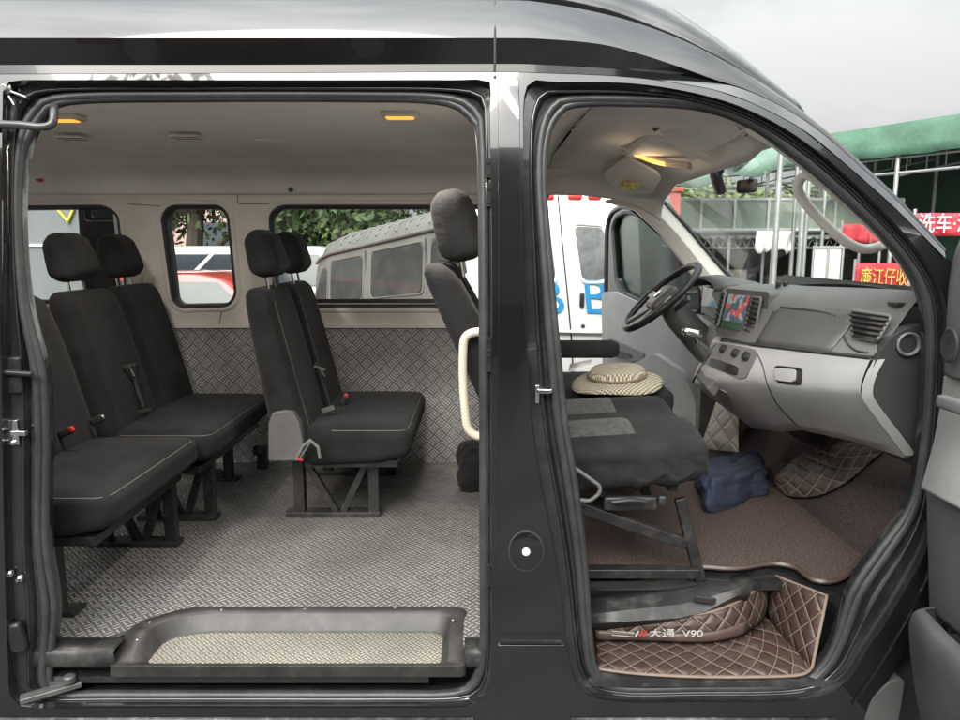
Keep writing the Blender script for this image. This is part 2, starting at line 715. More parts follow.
# --- sliding door aperture: outer cut line in the skin, and inner line of the seal (photo points)
SL_OUT = [(490, 82), (490, 110), (492, 250), (492, 420), (492, 560), (492, 660), (488, 692), (470, 706), (380, 708), (250, 708),
          (110, 708), (40, 708), (12, 700), (8, 660), (5, 580), (3, 480), (2, 380), (2, 250), (2, 150), (3, 100), (8, 82), (60, 80),
          (200, 80), (350, 80), (450, 80)]
SL_IN = [(470, 116), (480, 140), (482, 250), (483, 420), (483, 560), (483, 640), (478, 672), (458, 692), (380, 694), (250, 694),
         (110, 694), (66, 694), (50, 684), (51, 650), (54, 605), (45, 540), (46, 440), (42, 375), (26, 310), (19, 250), (18, 190),
         (23, 150), (38, 119), (68, 101), (200, 98), (350, 98), (440, 101)]
FR_OUT = [(527, 86), (560, 82), (640, 84), (715, 98), (770, 120), (820, 153), (870, 198), (915, 246), (942, 290), (948, 330),
          (946, 400), (940, 470), (930, 540), (900, 600), (868, 650), (845, 684), (800, 700), (700, 702), (620, 702), (580, 690),
          (568, 655), (560, 590), (550, 530), (538, 470), (530, 410), (526, 340), (524, 250), (523, 150)]
FR_IN = [(575, 104), (640, 103), (700, 107), (750, 124), (800, 158), (850, 201), (895, 246), (922, 288), (930, 330), (929, 400),
         (924, 450), (913, 505), (880, 552), (853, 592), (838, 640), (822, 668), (796, 684), (700, 687), (620, 687), (596, 672),
         (589, 630), (584, 560), (574, 480), (565, 425), (557, 350), (548, 250), (543, 180), (546, 140), (556, 116)]


def ring(pts, off, n=160):
    q = resample(cr([V((a, b, 0)) for a, b in pts], 6), n)
    return [PB(p.x, p.y, off) for p in q]


def align(a, b):
    """rotate ring b so that it starts nearest ring a's start and runs the same way"""
    n = len(a)
    best = None
    for bb in (b, b[::-1]):
        for k in range(n):
            c = sum((a[i] - bb[(i + k) % n]).length for i in range(0, n, 8))
            if best is None or c < best[0]:
                best = (c, [bb[(i + k) % n] for i in range(n)])
    return best[1]


so = ring(SL_OUT, 0)
si = ring(SL_IN, .05)
fo = ring(FR_OUT, 0)
fi = ring(FR_IN, .05)

# --- outer skin
A_TOP = [(-900, 74), (0, 74), (490, 72), (545, 73), (600, 75), (660, 80), (715, 90), (760, 106), (800, 128), (850, 168), (900, 213), (940, 255)]
WX, WZ, WR = 1.56, .36, .43
outer = []
for a, b in A_TOP:
    p = PB(a, b)
    outer.append((p.x, p.z))
outer[0] = (-3.2, outer[1][1])
outer += [(1.46, 1.58), (1.75, 1.40), (2.05, 1.22), (2.2, .95), (2.22, .5), (2.0, .38)]
for k in range(13):
    a = math.radians(5 + 170 * k / 12)
    outer.append((WX + WR * math.cos(a), WZ + WR * math.sin(a)))
outer += [(1.12, .30), (.9, .27), (-1.4, .27), (-1.75, .3)]
for k in range(13):
    a = math.radians(5 + 170 * k / 12)
    outer.append((-2.2 + WR * math.cos(a), WZ + WR * math.sin(a)))
outer += [(-2.65, .3), (-3.2, .3)]
# the fuel flap recess ring is a shallow groove, built as its own part
mb = MB()
QW = [(p.x, p.y) for p in rnd([V((-2.98, 1.45, 0)), V((-1.62, 1.45, 0)), V((-1.62, 1.95, 0)), V((-2.98, 1.95, 0))], .05, 4)]
mb.plate(outer, [[(p.x, p.z) for p in so], [(p.x, p.z) for p in fo], QW], lambda x, z: yb(z), .012,
         cuts=[1.45 + .06 * k for k in range(13)])
side = mb.build('side_panel', M['paint'], van, sharp=30)

# --- recessed jambs round both openings
def off_ring(r0, r1, t, y):
    out = []
    for a, b in zip(r0, r1):
        p = a.lerp(b, t)
        out.append(V((p.x, yb(p.z) + y, p.z)))
    return out


for nm, o_, i_ in (('door_jamb', so, si), ('door_jamb', fo, fi)):
    i_ = align(o_, i_)
    mb = MB()
    rings = [[V((p.x, yb(p.z) + .004, p.z)) for p in o_], off_ring(o_, i_, .06, .03), off_ring(o_, i_, .45, .034),
             off_ring(o_, i_, .55, .05), off_ring(o_, i_, .98, .055), off_ring(o_, i_, 1.02, .07), off_ring(o_, i_, .98, .095)]
    mb.loft(rings)
    mb.build(nm, M['jamb'], van, sharp=50)
    mb = MB()
    mb.tube(off_ring(o_, i_, .80, .048), .0125, 10, closed=True)
    mb.tube(off_ring(o_, i_, 1.0, .052), .011, 10, closed=True)
    mb.build('rubber_seal', M['rubber'], van, sharp=80)
    if nm == 'door_jamb':
        # secondary raised bead on the jamb
        mb = MB()
        mb.tube(off_ring(o_, i_, .40, .034), .005, 6, closed=True)
        mb.build('jamb_bead', M['jamb'], van, sharp=80)

# --- roof and A-pillar
ST = [-1700, -900, -450, 0, 250, 490, 545, 600, 640, 680, 715, 745, 775, 805, 835, 865, 895, 925, 945]
xs = ST
yA = [74, 74, 74, 74, 73, 72, 73, 75, 78, 83.5, 90, 100, 114, 131, 155, 181, 208, 238, 258]
yB = [65, 65, 65, 65, 65, 64, 65, 68, 71, 75.5, 82, 90, 103, 121, 144, 171, 199, 230, 252]
yC = [38, 38, 38, 38, 38, 38, 39, 44, 54, 67, 79.5, 89, 102.2, 120.3, 143.4, 170.5, 198.6, 229.6, 251.7]
yD = [0, 0, 0, 0, 0, 0, 3, 13, 24, 39, 56, 73, 92, 113, 138, 166, 195, 227, 249]
rowA, rowB, rowC, rowD, rowE, rowF, rowG = [], [], [], [], [], [], []
for i, x in enumerate(xs):
    A = PB(x, yA[i])
    A.y -= .002
    B = P(x, yB[i], A.y + lerp(.030, .035, i / 18))
    D0 = interp(x, [490, 680, 945], [.0, .0, .012])
    C = P(x, yC[i], B.y + interp(x, [700, 770], [-.006, .012]))
    D = P(x, yD[i], C.y + interp(x, [490, 640, 715, 945], [.045, .05, .03, .012]))
    rowA.append(A); rowB.append(B); rowC.append(C); rowD.append(D)
    # shoulder and crown of the roof, in metres
    X = D.x
    ztop = interp(X, [-9, .15, .35, .55, .72, .88, 1.0], [2.66, 2.66, 2.61, 2.50, 2.36, 2.20, 2.10])
    if X < .95:
        zE = lerp(D.z, ztop, interp(X, [.2, .9], [.55, .35]))
        rowE.append(V((X + interp(X, [.3, .9], [0, .004]), D.y + interp(X, [.2, .9], [.12, .05]), zE)))
        rowF.append(V((X + interp(X, [.3, .9], [0, .03]), D.y + .33, lerp(D.z, ztop, .88))))
        rowG.append(V((X + interp(X, [.3, .9], [0, .05]), YC, ztop)))
nE = len(rowE)
# skin lines are smoothed along the length
def sm(r):
    return cr(r, 4, closed=False)


nfull = (nE - 1) * 4 + 1
rA, rB, rC, rD = sm(rowA), sm(rowB), sm(rowC), sm(rowD)
rE, rF, rG = sm(rowE), sm(rowF), sm(rowG)
for nm, rows, m in (('drip_rail', [rA, rB], M['paint']),):
    mb = MB()
    vs = []
    mb.loft([[V((p.x, p.y + .03, p.z - .004)) for p in rA], rA, rB, [V((p.x, p.y + .03, p.z + .002)) for p in rB]], ring_closed=False)
    mb.build(nm, M['paint'], van, sharp=25)
mb = MB()
mb.loft([[V((p.x, p.y + .012, p.z - .0005)) for p in rB], rC], ring_closed=False)
mb.build('roof_band', M['paint'], van, sharp=70)
mb = MB()
mb.loft([[V((p.x, p.y + .003, p.z)) for p in rC], rC, [a.lerp(b, .5) + V((0, -.004, .004)) for a, b in zip(rC, rD)], rD], ring_closed=False)
mb.build('roof_side', M['paint'], van, sharp=70)
mir = lambda r: [V((p.x, 2 * YC - p.y, p.z)) for p in r]
dF = [V((p.x, p.y, p.z)) for p in rD[:nfull]]
mb = MB()
mb.loft([dF, rE, rF, rG, mir(rF), mir(rE), mir(dF)], ring_closed=False)
mb.build('roof', M['paint'], van, sharp=70, solid=.004)
# A-pillar returns into the glass; closes the near pillar behind its edge
mb = MB()
k0 = nfull - 1
pil = rD[k0:]
mb.loft([pil, [V((p.x + .004, p.y + .02, p.z - .006)) for p in pil], [V((p.x - .02, p.y + .055, p.z - .03)) for p in pil],
         [V((p.x - .06, p.y + .05, p.z - .05)) for p in pil]], ring_closed=False)
mb.build('pillar_return', M['black_plastic'], van)
# far side roof edge and A-pillar mirror
def sh_in(p):
    k = max(0, min(1, (p.x - .45) / .3))
    return V((p.x - .085 * k, p.y, p.z - .095 * k))


mb = MB()
mb.loft([[sh_in(p) for p in mir(r)] for r in (rA, rB, rC, rD)], ring_closed=False)
mb.build('roof_side', M['paint'], van, sharp=70)
# roof panel joint above the B-pillar
mb = MB()
mb.tube([PB(495, 78, -.002), P(495, 68, rowB[5].y - .002), P(495, 64, rowB[5].y), P(495, 38, rowC[5].y - .001), P(495, 2, rowD[5].y)], .0035, 6)
mb.build('roof_joint', M['rubber'], van)

# --- far side outer skin, with the driver's door opening and the window openings
FY = 2 * YC
WIN = {   # openings in the far wall, photo points seen on the inner wall plane
    'a': [(-86, 207), (105, 205), (119, 214), (127, 290), (120, 303), (-86, 305)],
    'b': [(161, 216), (170, 205), (220, 205), (229, 214), (237, 296), (229, 307), (180, 308), (172, 300)],
    'c': [(269, 214), (280, 205), (520, 205), (532, 214), (533, 300), (525, 308), (285, 308), (274, 300)],
}


def yw(z):            # inside of the far wall leans in towards the roof
    return YW - (0 if z < 1.35 else .10 * ((z - 1.35) / .75) ** 1.3)


def PW(px, py, off=0.):
    y = YW
    for _ in range(5):
        p = P(px, py, y + off)
        y = yw(p.z)
    return P(px, py, y + off)


holes = {}
for k, pts in WIN.items():
    h = rnd([(PW(a, b).x, PW(a, b).z, 0) for a, b in pts], .035, 5)
    holes[k] = [(p.x, p.y) for p in h]
DX0, DX1 = .33, 1.24
fdoor = rnd([(DX0, .55, 0), (DX1, .55, 0), (DX1, 1.45, 0), (1.20, 1.62, 0), (.86, 2.0, 0), (.72, 2.035, 0), (DX0, 2.04, 0)],
            [.12, .12, .08, .1, .12, .06, .08], 5)
fdoor = [(p.x, p.y) for p in fdoor]
mb = MB()
o2 = [((x, z) if z < 1.5 or x < .4 else (sh_in(V((x, 0, z))).x, sh_in(V((x, 0, z))).z)) for x, z in outer]
mb.plate(o2, [holes['a'], holes['b'], holes['c'], fdoor], lambda x, z: FY - yb(z), -.012, cuts=[1.45 + .1 * k for k in range(8)])
mb.build('side_panel', M['paint'], van, sharp=30)
# driver's door jamb ring + seal
mb = MB()
fr = [V((p.x, 0, p.y)) for p in resample([V((a, b, 0)) for a, b in fdoor], 120)]
mb.loft([[V((p.x, FY - yb(p.z) - .002, p.z)) for p in fr], [V((p.x, yw(p.z) - .005, p.z)) for p in fr]])
mb.build('door_jamb', M['jamb'], van)
mb = MB()
mb.tube([V((p.x, yw(p.z) + .03, p.z)) for p in fr], .012, 8, closed=True)
mb.build('rubber_seal', M['rubber'], van)

# --- inside trim of the far wall (beige) and tread plate below
wt = [(-3.15, 1.30), (-3.15, 2.12), (DX0 - .01, 2.12), (DX0 - .01, 1.30)]
z325 = PW(330, 326).z
wt[0] = (-3.15, z325)
wt[3] = (DX0 - .01, z325)
mb = MB()
mb.plate(wt, [holes['a'], holes['b'], holes['c']], lambda x, z: yw(z), .03, cuts=[1.4 + .06 * k for k in range(13)])
mb.build('wall_trim', M['trim'], van, sharp=30)
# raised bezels round the window openings, rubber inside, glass panes
for k in 'abc':
    h = holes[k]
    hp = [V((x, 0, z)) for x, z in h]
    c = sum(hp, V()) / len(hp)
    def ex(d, y):
        out = []
        n = len(hp)
        for i in range(n):
            t = (hp[(i + 1) % n] - hp[i - 1]).normalized()
            nn = V((t.z, 0, -t.x))
            if (hp[i] - c).dot(nn) < 0:
                nn = -nn
            p = hp[i] + nn * d
            out.append(V((p.x, yw(p.z) + y, p.z)))
        return out
    mb = MB()
    mb.loft([ex(.028, .004), ex(.020, -.010), ex(.006, -.012), ex(.0, -.004), ex(-.004, .03)])
    wf = mb.build('window', M['trim'], van, sharp=80)
    mb = MB()
    mb.loft([ex(.002, -.006), ex(-.006, -.008), ex(-.016, .004), ex(-.020, .05), ex(.002, .05)], closed=True)
    mb.build('rubber_frame', M['rubber'], wf, sharp=80)
    mb = MB()
    r_ = ex(-.012, .045)
    tri = tessellate_polygon([[V((p.x, p.z, 0)) for p in r_]])
    mb.add(r_, [tuple(t) for t in tri])
    mb.build('pane', M['window_tint'], wf)
    if k == 'a':
        mb = MB()
        q = [(78, 209), (112, 209), (121, 296), (119, 301), (84, 301)]
        mb.prism([PW(a, b, .035) for a, b in q], (0, .006, 0))
        mb.build('dark_pane', glass('dark_slider_glass', (.13, .15, .16), 1.0, dirt=.10), wf)
    if k == 'c':
        mb = MB()
        mb.bar(PW(272, 301, .02), PW(530, 301, .02), .02, .022)
        mb.build('window_rail', M['rubber'], wf)

mb = MB()
mb.add([V((-3.15, YW + .002, ZF - .02)), V((DX0 - .012, YW + .002, ZF - .02)), V((DX0 - .012, YW + .002, z325 + .004)), V((-3.15, YW + .002, z325 + .004))], [(0, 1, 2, 3)])
mb.build('wall_plate', M['wall_plate'], van)
# ledge moulding under the windows and trim seams
mb = MB()
mb.bar(V((-3.15, YW - .006, z325)), V((DX0 - .012, YW - .006, z325)), .012, .018)
mb.build('wall_moulding', M['trim'], van)
for l in ([(225, 112), (232, 150), (236, 185), (238, 203)], [(128, 204), (160, 206)], [(238, 204), (269, 204)], [(228, 308), (221, 313), (219, 325)]):
    mb = MB()
    mb.tube([PW(a, b, -.002) for a, b in l], .0018, 5)
    mb.build('trim_seam', M['dark_plastic'], van)

# --- headliner: flat middle, rounded shoulder down to the far wall, near edge to the door heads
ZC = 2.15
prof = [(.13, 2.148), (.17, 2.149), (.24, 2.15), (.32, ZC), (.9, ZC + .012), (1.38, ZC + .004), (1.52, ZC - .005), (1.60, ZC - .03), (1.70, ZC - .05), (1.765, ZC - .085), (1.80, 2.0)]
mb = MB()
rows = []
for X in (-3.15, -2, -1, 0, .33):
    rows.append([V((X, p.x, p.y)) for p in cr([V((a, b, 0)) for a, b in prof], 4, False)])
mb.loft(rows, ring_closed=False)
mb.build('headliner', M['headliner'], van, solid=.006, sharp=70, off=1)
# cab headliner drops towards the windscreen header
mb = MB()
rows = []
for X, dz in ((.331, -.004), (.5, -.01), (.64, -.03), (.75, -.07), (.83, -.115), (.86, -.14)):
    rr = []
    for p in cr([V((a, b, 0)) for a, b in prof], 4, False):
        t = (X - .33) / .53
        z = min(p.y, ZC) + dz
        yy = lerp(p.x, lerp(.24, 1.62, (p.x - .15) / 1.65), t)
        rr.append(V((X, yy, z + (0.02 * t if p.x < .4 else 0))))
    rows.append(rr)
mb.loft(rows, ring_closed=False)
mb.build('cab_headliner', M['headliner'], van, solid=.006, sharp=70, off=1)

# --- rear end, out of view; window openings enlarged to let in more daylight
mb = MB()
mb.plate([(.03, .35), (1.97, .35), (1.97, 1.5), (1.88, 2.3), (1.6, 2.62), (.4, 2.62), (.12, 2.3), (.03, 1.5)],
         [[(.2, .80), (.94, .80), (.94, 2.03), (.24, 2.03)], [(1.06, .80), (1.8, .80), (1.76, 2.03), (1.06, 2.03)]], lambda x, z: 0, .03)
mb.v = [(-3.19 + p[1], p[0], p[2]) for p in mb.v]
mb.build('rear_door', M['paint'], van)
mb = MB()
mb.plate([(.1, .6), (1.9, .6), (1.9, 1.5), (1.82, 2.14), (.18, 2.14), (.1, 1.5)],
         [[(.2, .80), (.94, .80), (.94, 2.03), (.24, 2.03)], [(1.06, .80), (1.8, .80), (1.76, 2.03), (1.06, 2.03)]], lambda x, z: 0, .03)
mb.v = [(-3.15 + p[1], p[0], p[2]) for p in mb.v]
mb.build('rear_trim', M['trim'], van)
# near side inner trim behind the sliding door (rear quarter)
mb = MB()
mb.plate([(-3.14, ZF), (-1.42, ZF), (-1.42, 2.1), (-3.14, 2.1)], [QW], lambda x, z: .08, .02)
mb.build('quarter_trim', M['trim'], van)

# ---------------------------------------------------------------- floors, entrance steps and sills
def flat(mb, pts2, z, th):
    mb.prism([V((a, b, z)) for a, b in pts2], (0, 0, -th))


TXL, TXR, TYB = -1.02, -.065, .262     # step tray cut-out
mb = MB()
flat(mb, [(-3.15, .075), (-1.17, .075), (-1.15, .09), (-.945, .283), (-.06, .283), (-.05, .27), (-.05, .075), (.30, .075), (.30, YW + .01), (-3.15, YW + .01)], ZF, .012)
mb.build('floor_plate', M['floor_plate'], van)
# black edge trim with riser, either side of the tray
for x0, x1 in ((-1.42, TXL - .04), (TXR + .02, .03)):
    mb = MB()
    pr = [(.110, ZF + .0035), (.052, ZF + .003), (.040, ZF - .004), (.040, ZF - .05), (.052, ZF - .055)]
    mb.loft([[V((x, a, b)) for a, b in pr] for x in (x0, x1)], ring_closed=False)
    mb.build('sill_trim', M['black_plastic'], van, solid=.004)
# the moulded tray: outer flange, wall, bottom
def tray_ring(d, z, yf, yb_, xl, xr, ch):
    return rnd([V((xl, yf, z)), V((xr, yf, z)), V((xr, yb_ - .02, z)), V((xr - .03, yb_, z)), V((xl + ch, yb_, z)), V((xl, yf + ch * 1.35, z))],
               [.02, .02, .02, .02, .06, .05], 5)


zb = .535
R = [tray_ring(0, ZF - .03, .028, .302, -1.075, -.04, .12),
     tray_ring(0, ZF + .002, .028, .300, -1.073, -.042, .12),
     tray_ring(0, ZF + .006, .032, .292, -1.066, -.05, .12),
     tray_ring(0, ZF + .005, .042, .262, -1.02, -.09, .11),
     tray_ring(0, ZF - .002, .046, .256, -1.01, -.096, .11),
     tray_ring(0, zb + .006, .052, .238, -.985, -.106, .10),
     tray_ring(0, zb, .058, .228, -.975, -.115, .10)]
# the front wall of the tray is low: drop the front edge of the outer rings
for r in R[:5]:
    for p in r:
        t = interp(p.y, [.05, .14], [1., 0.])
        p.z = lerp(p.z, zb + .008 + (p.z - ZF) * .3, t)
for p in R[0]:
    if p.y < .05:
        p.z = zb - .022
mb = MB()
mb.loft(R)
tray = mb.build('step_tray', M['worn_plastic'], van, sharp=60)
mb = MB()
r = [V((p.x, p.y, p.z + .001)) for p in R[6]]
mb.add(r, [tuple(t) for t in tessellate_polygon([[V((p.x, p.y, 0)) for p in r]])])
mb.build('tread_plate', M['tray_plate'], tray)
for a, b in ((137, 640), (150, 622), (305, 609), (395, 608), (453, 620), (222, 610), (420, 606)):
    p = PZ(a, b, ZF + .006)
    mb = MB()
    mb.lathe([(.006, 0), (.006, .002), (.003, .0035)], Matrix.Translation(p), 10)
    mb.build('screw', M['steel'], tray)
# dark body metal beneath the tray, then the bottom channel with its worn lip
mb = MB()
mb.box((-.62, .30, .50), (1.62, .02, .14))
mb.box((-.62, .11, .405), (1.62, .09, .02))
mb.box((-3.0 + 1.35, .4, .49), (3.0, .7, .02))
mb.build('sill_metal', M['jamb'], van)
mb = MB()
pr = [(.10, .432), (.055, .436), (.03, .430), (.024, .420), (.03, .412)]
mb.loft([[V((x, a, b)) for a, b in pr] for x in (-1.27, .0)], ring_closed=False)
mb.build('sliding_rail', mat('worn_sill_metal', (.20, .19, .17), .35, metal=.7, var=.5, vscale=12, dust=.5, dcol=(.12, .10, .08)), van, solid=.003)
# painted lip along the bottom edge of the skin (scuffed along the top)
mb = MB()
pr = [(.012, .404), (-.004, .404), (-.012, .398), (-.013, .386), (-.006, .378), (.0, .30)]
scuff = (mat('scuffed_lip', (.05, .05, .05), .25, metal=.3, var=.2, vscale=9, coat=.4, dust=.35, dcol=(.42, .42, .41)))
for x0, x1 in ((-1.9, -.02), (.26, 1.02)):
    mb = MB()
    mb.loft([[V((x, a, b)) for a, b in pr] for x in (x0, x1)], ring_closed=False)
    mb.build('rocker_lip', scuff, van, solid=.003)

# --- cab floor with step well
ZC2 = .68
mb = MB()
flat(mb, [(.18, .30), (.70, .30), (1.02, .30), (1.08, .12), (1.16, .07), (1.35, .06), (1.55, .1), (1.55, YW), (.18, YW)], ZC2 - .006, .03)
mb.build('cab_floor', M['jamb'], van)
mb = MB()
zs = .503
mb.box((.66, .15, zs - .012), (.78, .24, .02))
mb.build('step_floor', M['black_plastic'], van)
# seat riser wall between saloon floor and cab
mb = MB()
mb.box((.27, 1.0, .63), (.06, 1.78, .12))
mb.build('floor_riser', M['jamb'], van)
# black kick moulding above the step riser with its embossed catch
mb = MB()
rows = []
for px, y0, y1, Y in ((588, 606, 624, .19), (620, 601, 622, .20), (680, 592, 618, .215), (705, 587, 612, .22), (728, 583, 600, .23), (752, 578, 590, .245)):
    a, b = P(px, y0, Y + .06), P(px, y1, Y)
    m_ = (a + b) / 2 + V((0, -.012, .008))
    rows.append([a + V((0, .05, -.004)), a, m_, b, b + V((0, .03, -.05))])
mb.loft(rows, ring_closed=False)
kick = mb.build('kick_moulding', M['black_plastic'], van, solid=.004)
mb = MB()
mb.soft((.07, .008, .022), .004, Matrix.Translation(P(705, 600, .212)) @ Matrix.Rotation(.15, 4, 'Y'), 4)
mb.build('catch', M['black_plastic'], kick)

# --- loose mats
# carpet: loop pile with an irregular front edge
edge = [(596, 574), (640, 568), (695, 566), (735, 568), (770, 563), (795, 567), (812, 579), (835, 580), (853, 568), (872, 540), (893, 520), (905, 494)]
front = [PZ(a, b, ZC2 + .012) for a, b in edge]
back = []
for i, p in enumerate(front):
    t = i / (len(front) - 1)
    back.append(V((lerp(.24, 1.5, t), 1.80, ZC2 + .012)))
mb = MB()
mb.prism(cr(front, 3, False) + [V((1.5, .5, ZC2 + .012)), V((1.5, 1.80, ZC2 + .012)), V((.24, 1.80, ZC2 + .012)), V((.24, front[0].y + .01, ZC2 + .012))], (0, 0, -.012))
carpet = mb.build('floor_mat', M['carpet'], None, bevel=.004)
tag(carpet, 'brown loop pile carpet mat covering the cab floor', 'floor mat')
mb = MB()
mb.tube([p + V((0, -.004, .0)) for p in cr(front, 3, False)], .009, 6)
mb.build('binding', M['leather'], carpet)

# quilted step mat: floor panel, riser and end flap
f0 = [(598, 669), (640, 674), (700, 677), (760, 677), (800, 675), (812, 668)]
b0 = [(596, 640), (640, 640), (700, 642), (735, 637), (758, 626), (766, 616)]
fr_ = [PZ(a, b, zs + .006) for a, b in f0]
bk_ = [PZ(a, b, zs + .012) for a, b in b0]
top = [(593, 610), (645, 616), (700, 614), (735, 603), (758, 588), (768, 574)]
tp_ = []
for (a, b), q in zip(top, bk_):
    tp_.append(P(a, b, q.y + .012))
nb_ = 5
fr_c, bk_c, tp_c = cr(fr_, nb_, False), cr(bk_, nb_, False), cr(tp_, nb_, False)
mb = MB()
mb.grid([[a.lerp(b, k / 6) + V((0, 0, .006 * math.sin(PI * k / 6))) for a, b in zip(fr_c, bk_c)] for k in range(7)])
step_mat = mb.build('step_mat', M['quilt'], None, solid=.006)
tag(step_mat, 'brown quilted leatherette mat lining the front entrance step', 'floor mat')
mb = MB()
mb.grid([[a.lerp(b, k / 6) + V((0, -.012 * math.sin(PI * k / 6), 0)) for a, b in zip(bk_c, tp_c)] for k in range(7)])
mb.build('riser_panel', M['quilt'], step_mat, solid=.006)
# plain leather band with writing on the riser
bt = [a.lerp(b, .42) + V((0, -.016, 0)) for a, b in zip(bk_c[:18], tp_c[:18])]
bb = [a.lerp(b, .03) + V((0, -.012, 0)) for a, b in zip(bk_c[:18], tp_c[:18])]
mb = MB()
mb.grid([[a.lerp(b, k / 3) + V((0, -.004 * math.sin(PI * k / 3), 0)) for a, b in zip(bb, bt)] for k in range(4)])
band = mb.build('leather_band', M['leather'], step_mat, solid=.004)
c = P(672, 634, bb[9].y - .012)
xd = (bb[12] - bb[6]).normalized()
ud = (bt[9] - bb[9]).normalized()
silver = mat('silver_thread', (.6, .58, .55), .4, metal=.3)
text('lettering', '大通  V90', silver, band, P(676, 634, bb[8].y - .016), xd, ud, .030, .001, width=.165)
for k in range(3):
    mb = MB()
    q = P(637 + k * 4, 634, bb[5].y - .016)
    mb.bar(q - ud * .010 - xd * .004, q + ud * .010 + xd * .004, .005, .002, up=(0, 1, 0))
    mb.build('emblem', M['red'] if k else silver, band)
for dy in (0, 4):
    mb = MB()
    mb.bar(P(612, 631 + dy, bb[3].y - .015), P(634, 633 + dy, bb[5].y - .016), .0015, .002)
    mb.build('stripe', silver, band)
# end flap rising at the right
bl, br = PZ(766, 616, zs + .012), PZ(812, 668, zs + .008)
tl, tr_ = P(768, 573, bl.y + .01), P(827, 596, br.y + .055)
mb = MB()
mb.grid([[bl.lerp(br, j / 8).lerp(tl.lerp(tr_, j / 8), k / 6) + V((-.01 * math.sin(PI * j / 8), 0, 0)) for j in range(9)] for k in range(7)])
mb.build('end_flap', M['quilt'], step_mat, solid=.006)
mb = MB()
mb.tube([tl.lerp(tr_, t / 4) for t in range(5)] + [tr_.lerp(br, t / 4) for t in range(1, 5)], .0045, 6)
mb.tube(tp_c, .0045, 6)
mb.tube(fr_c, .0045, 6)
mb.build('binding', mat('mat_binding', (.20, .15, .12), .7), step_mat)

# quilted mats under the dash, propped against the bulkhead
def qpatch(name, px4, n=6, bulge=.02):
    a, b, c_, d = px4
    mb = MB()
    mb.grid([[a.lerp(b, j / n).lerp(d.lerp(c_, j / n), k / n) + V((0, 0, bulge * math.sin(PI * j / n) * math.sin(PI * k / n))) for j in range(n + 1)] for k in range(n + 1)])
    return mb


mb = MB()
mb.loft([[V((1.30, y, ZC2 - .004)), V((1.54, y, .98))] for y in (.19, 1.0, 1.84)], ring_closed=False)
mb.build('toe_board', mat('toe_carpet', (.045, .034, .031), .95, var=.4, vscale=120, bump=.8, bscale=220, bdist=.005), van, solid=.01)


def low(a, b):
    p = PZ(a, b, ZC2 + .020)
    q = PPL(a, b, V((1.29, 0, ZC2 + .016)), V((-.30, 0, .24)).normalized())
    return p if (p - CAM).length < (q - CAM).length else q


lo_ = cr([low(a, b) for a, b in ((774, 487), (790, 496), (818, 495), (845, 482), (868, 463), (884, 450))], 4, False)
hi_ = cr([low(a, b) for a, b in ((780, 473), (795, 458), (815, 449), (835, 444), (855, 442), (876, 443))], 4, False)
m1 = MB()
m1.grid([[a.lerp(b, k / 8) + V((-.012, 0, .016)) * math.sin(PI * k / 8) for a, b in zip(lo_, hi_)] for k in range(9)])
o = m1.build('quilted_mat', quilt('dark_quilt', (.06, .042, .036), (.30, .26, .22), .06), None, solid=.008)
tag(o, 'dark quilted mat lying on the brown carpet below the glovebox', 'floor mat')
m1 = qpatch('footwell_mat', [P(700, 448, 1.5), P(738, 452, 1.3), P(738, 395, 1.45), P(716, 402, 1.6)], bulge=.01)
o = m1.build('quilted_mat', quilt('pale_quilted_leatherette', (.30, .28, .25), (.12, .11, .10), .075), None, solid=.008)
tag(o, 'pale quilted mat covering the floor by the pedals of the driver', 'floor mat')
# ---------------------------------------------------------------- seats
T = Matrix.Translation
R_ = lambda a, ax: Matrix.Rotation(math.radians(a), 4, ax)


def headrest_mb(w=.245, h=.20, t=.115):
    def fn(p):
        k = (p.z + h / 2) / h
        s = lerp(1.0, .80, k ** 2)
        return (p.x * lerp(1.05, .85, k) - .012 * k, p.y * s, p.z)
    return MB().soft((t, w, h), .052, None, 9, puff=(.012, 0, 0), fn=fn)


def add_headrest(c, par, tilt=-10, m='fabric', k=1.):
    mb = headrest_mb(.245 * k, .20 * k, .115 * k)
    mb.v = [tuple(T(c) @ R_(tilt, 'Y') @ V(p)) for p in mb.v]
    o = mb.build('headrest', M[m], par, sharp=80)
    for s in (-.055, .055):
        mb = MB()
        mb.tube([c + V((-.0, s, -.08)), c + V((.014, s, -.165))], .006, 8)
        mb.build('headrest_post', M['chrome'], par)
    return o


def seat_back(x, y0, y1, z0, z1, lean, par, t=.13, m='fabric', r=.05, seams=(-.36,)):
    """backrest: bottom centre at x, z0; leans backwards (towards -X)"""
    w = y1 - y0
    h = z1 - z0
    def fn(p):
        k = (p.z + h / 2) / h
        sq = lerp(1.0, .88, max(0, (k - .55) / .45) ** 2)
        side = (abs(p.y) / (w / 2)) ** 4
        return (p.x * lerp(1.1, .75, k) + .016 * side * (1 if p.x > 0 else 0) - lean * k, p.y * sq, p.z)
    mb = MB().soft((t, w, h), r, T(V((x, (y0 + y1) / 2, (z0 + z1) / 2))), 12, puff=(.012, 0, 0), fn=fn)
    o = mb.build('backrest', M[m], par, sharp=80)
    # stitched centre panel lines
    for s in seams:
        mb = MB()
        pts = []
        for k in range(7):
            kk = .06 + .86 * k / 6
            pts.append(V((x + t / 2 * lerp(1.1, .75, kk) - lean * kk + .0115, (y0 + y1) / 2 + s * w * lerp(1, .94, kk), z0 + kk * h)))
        mb.tube(pts, .0012, 5)
        mb.build('stitching', M['thread'], par)
    return o


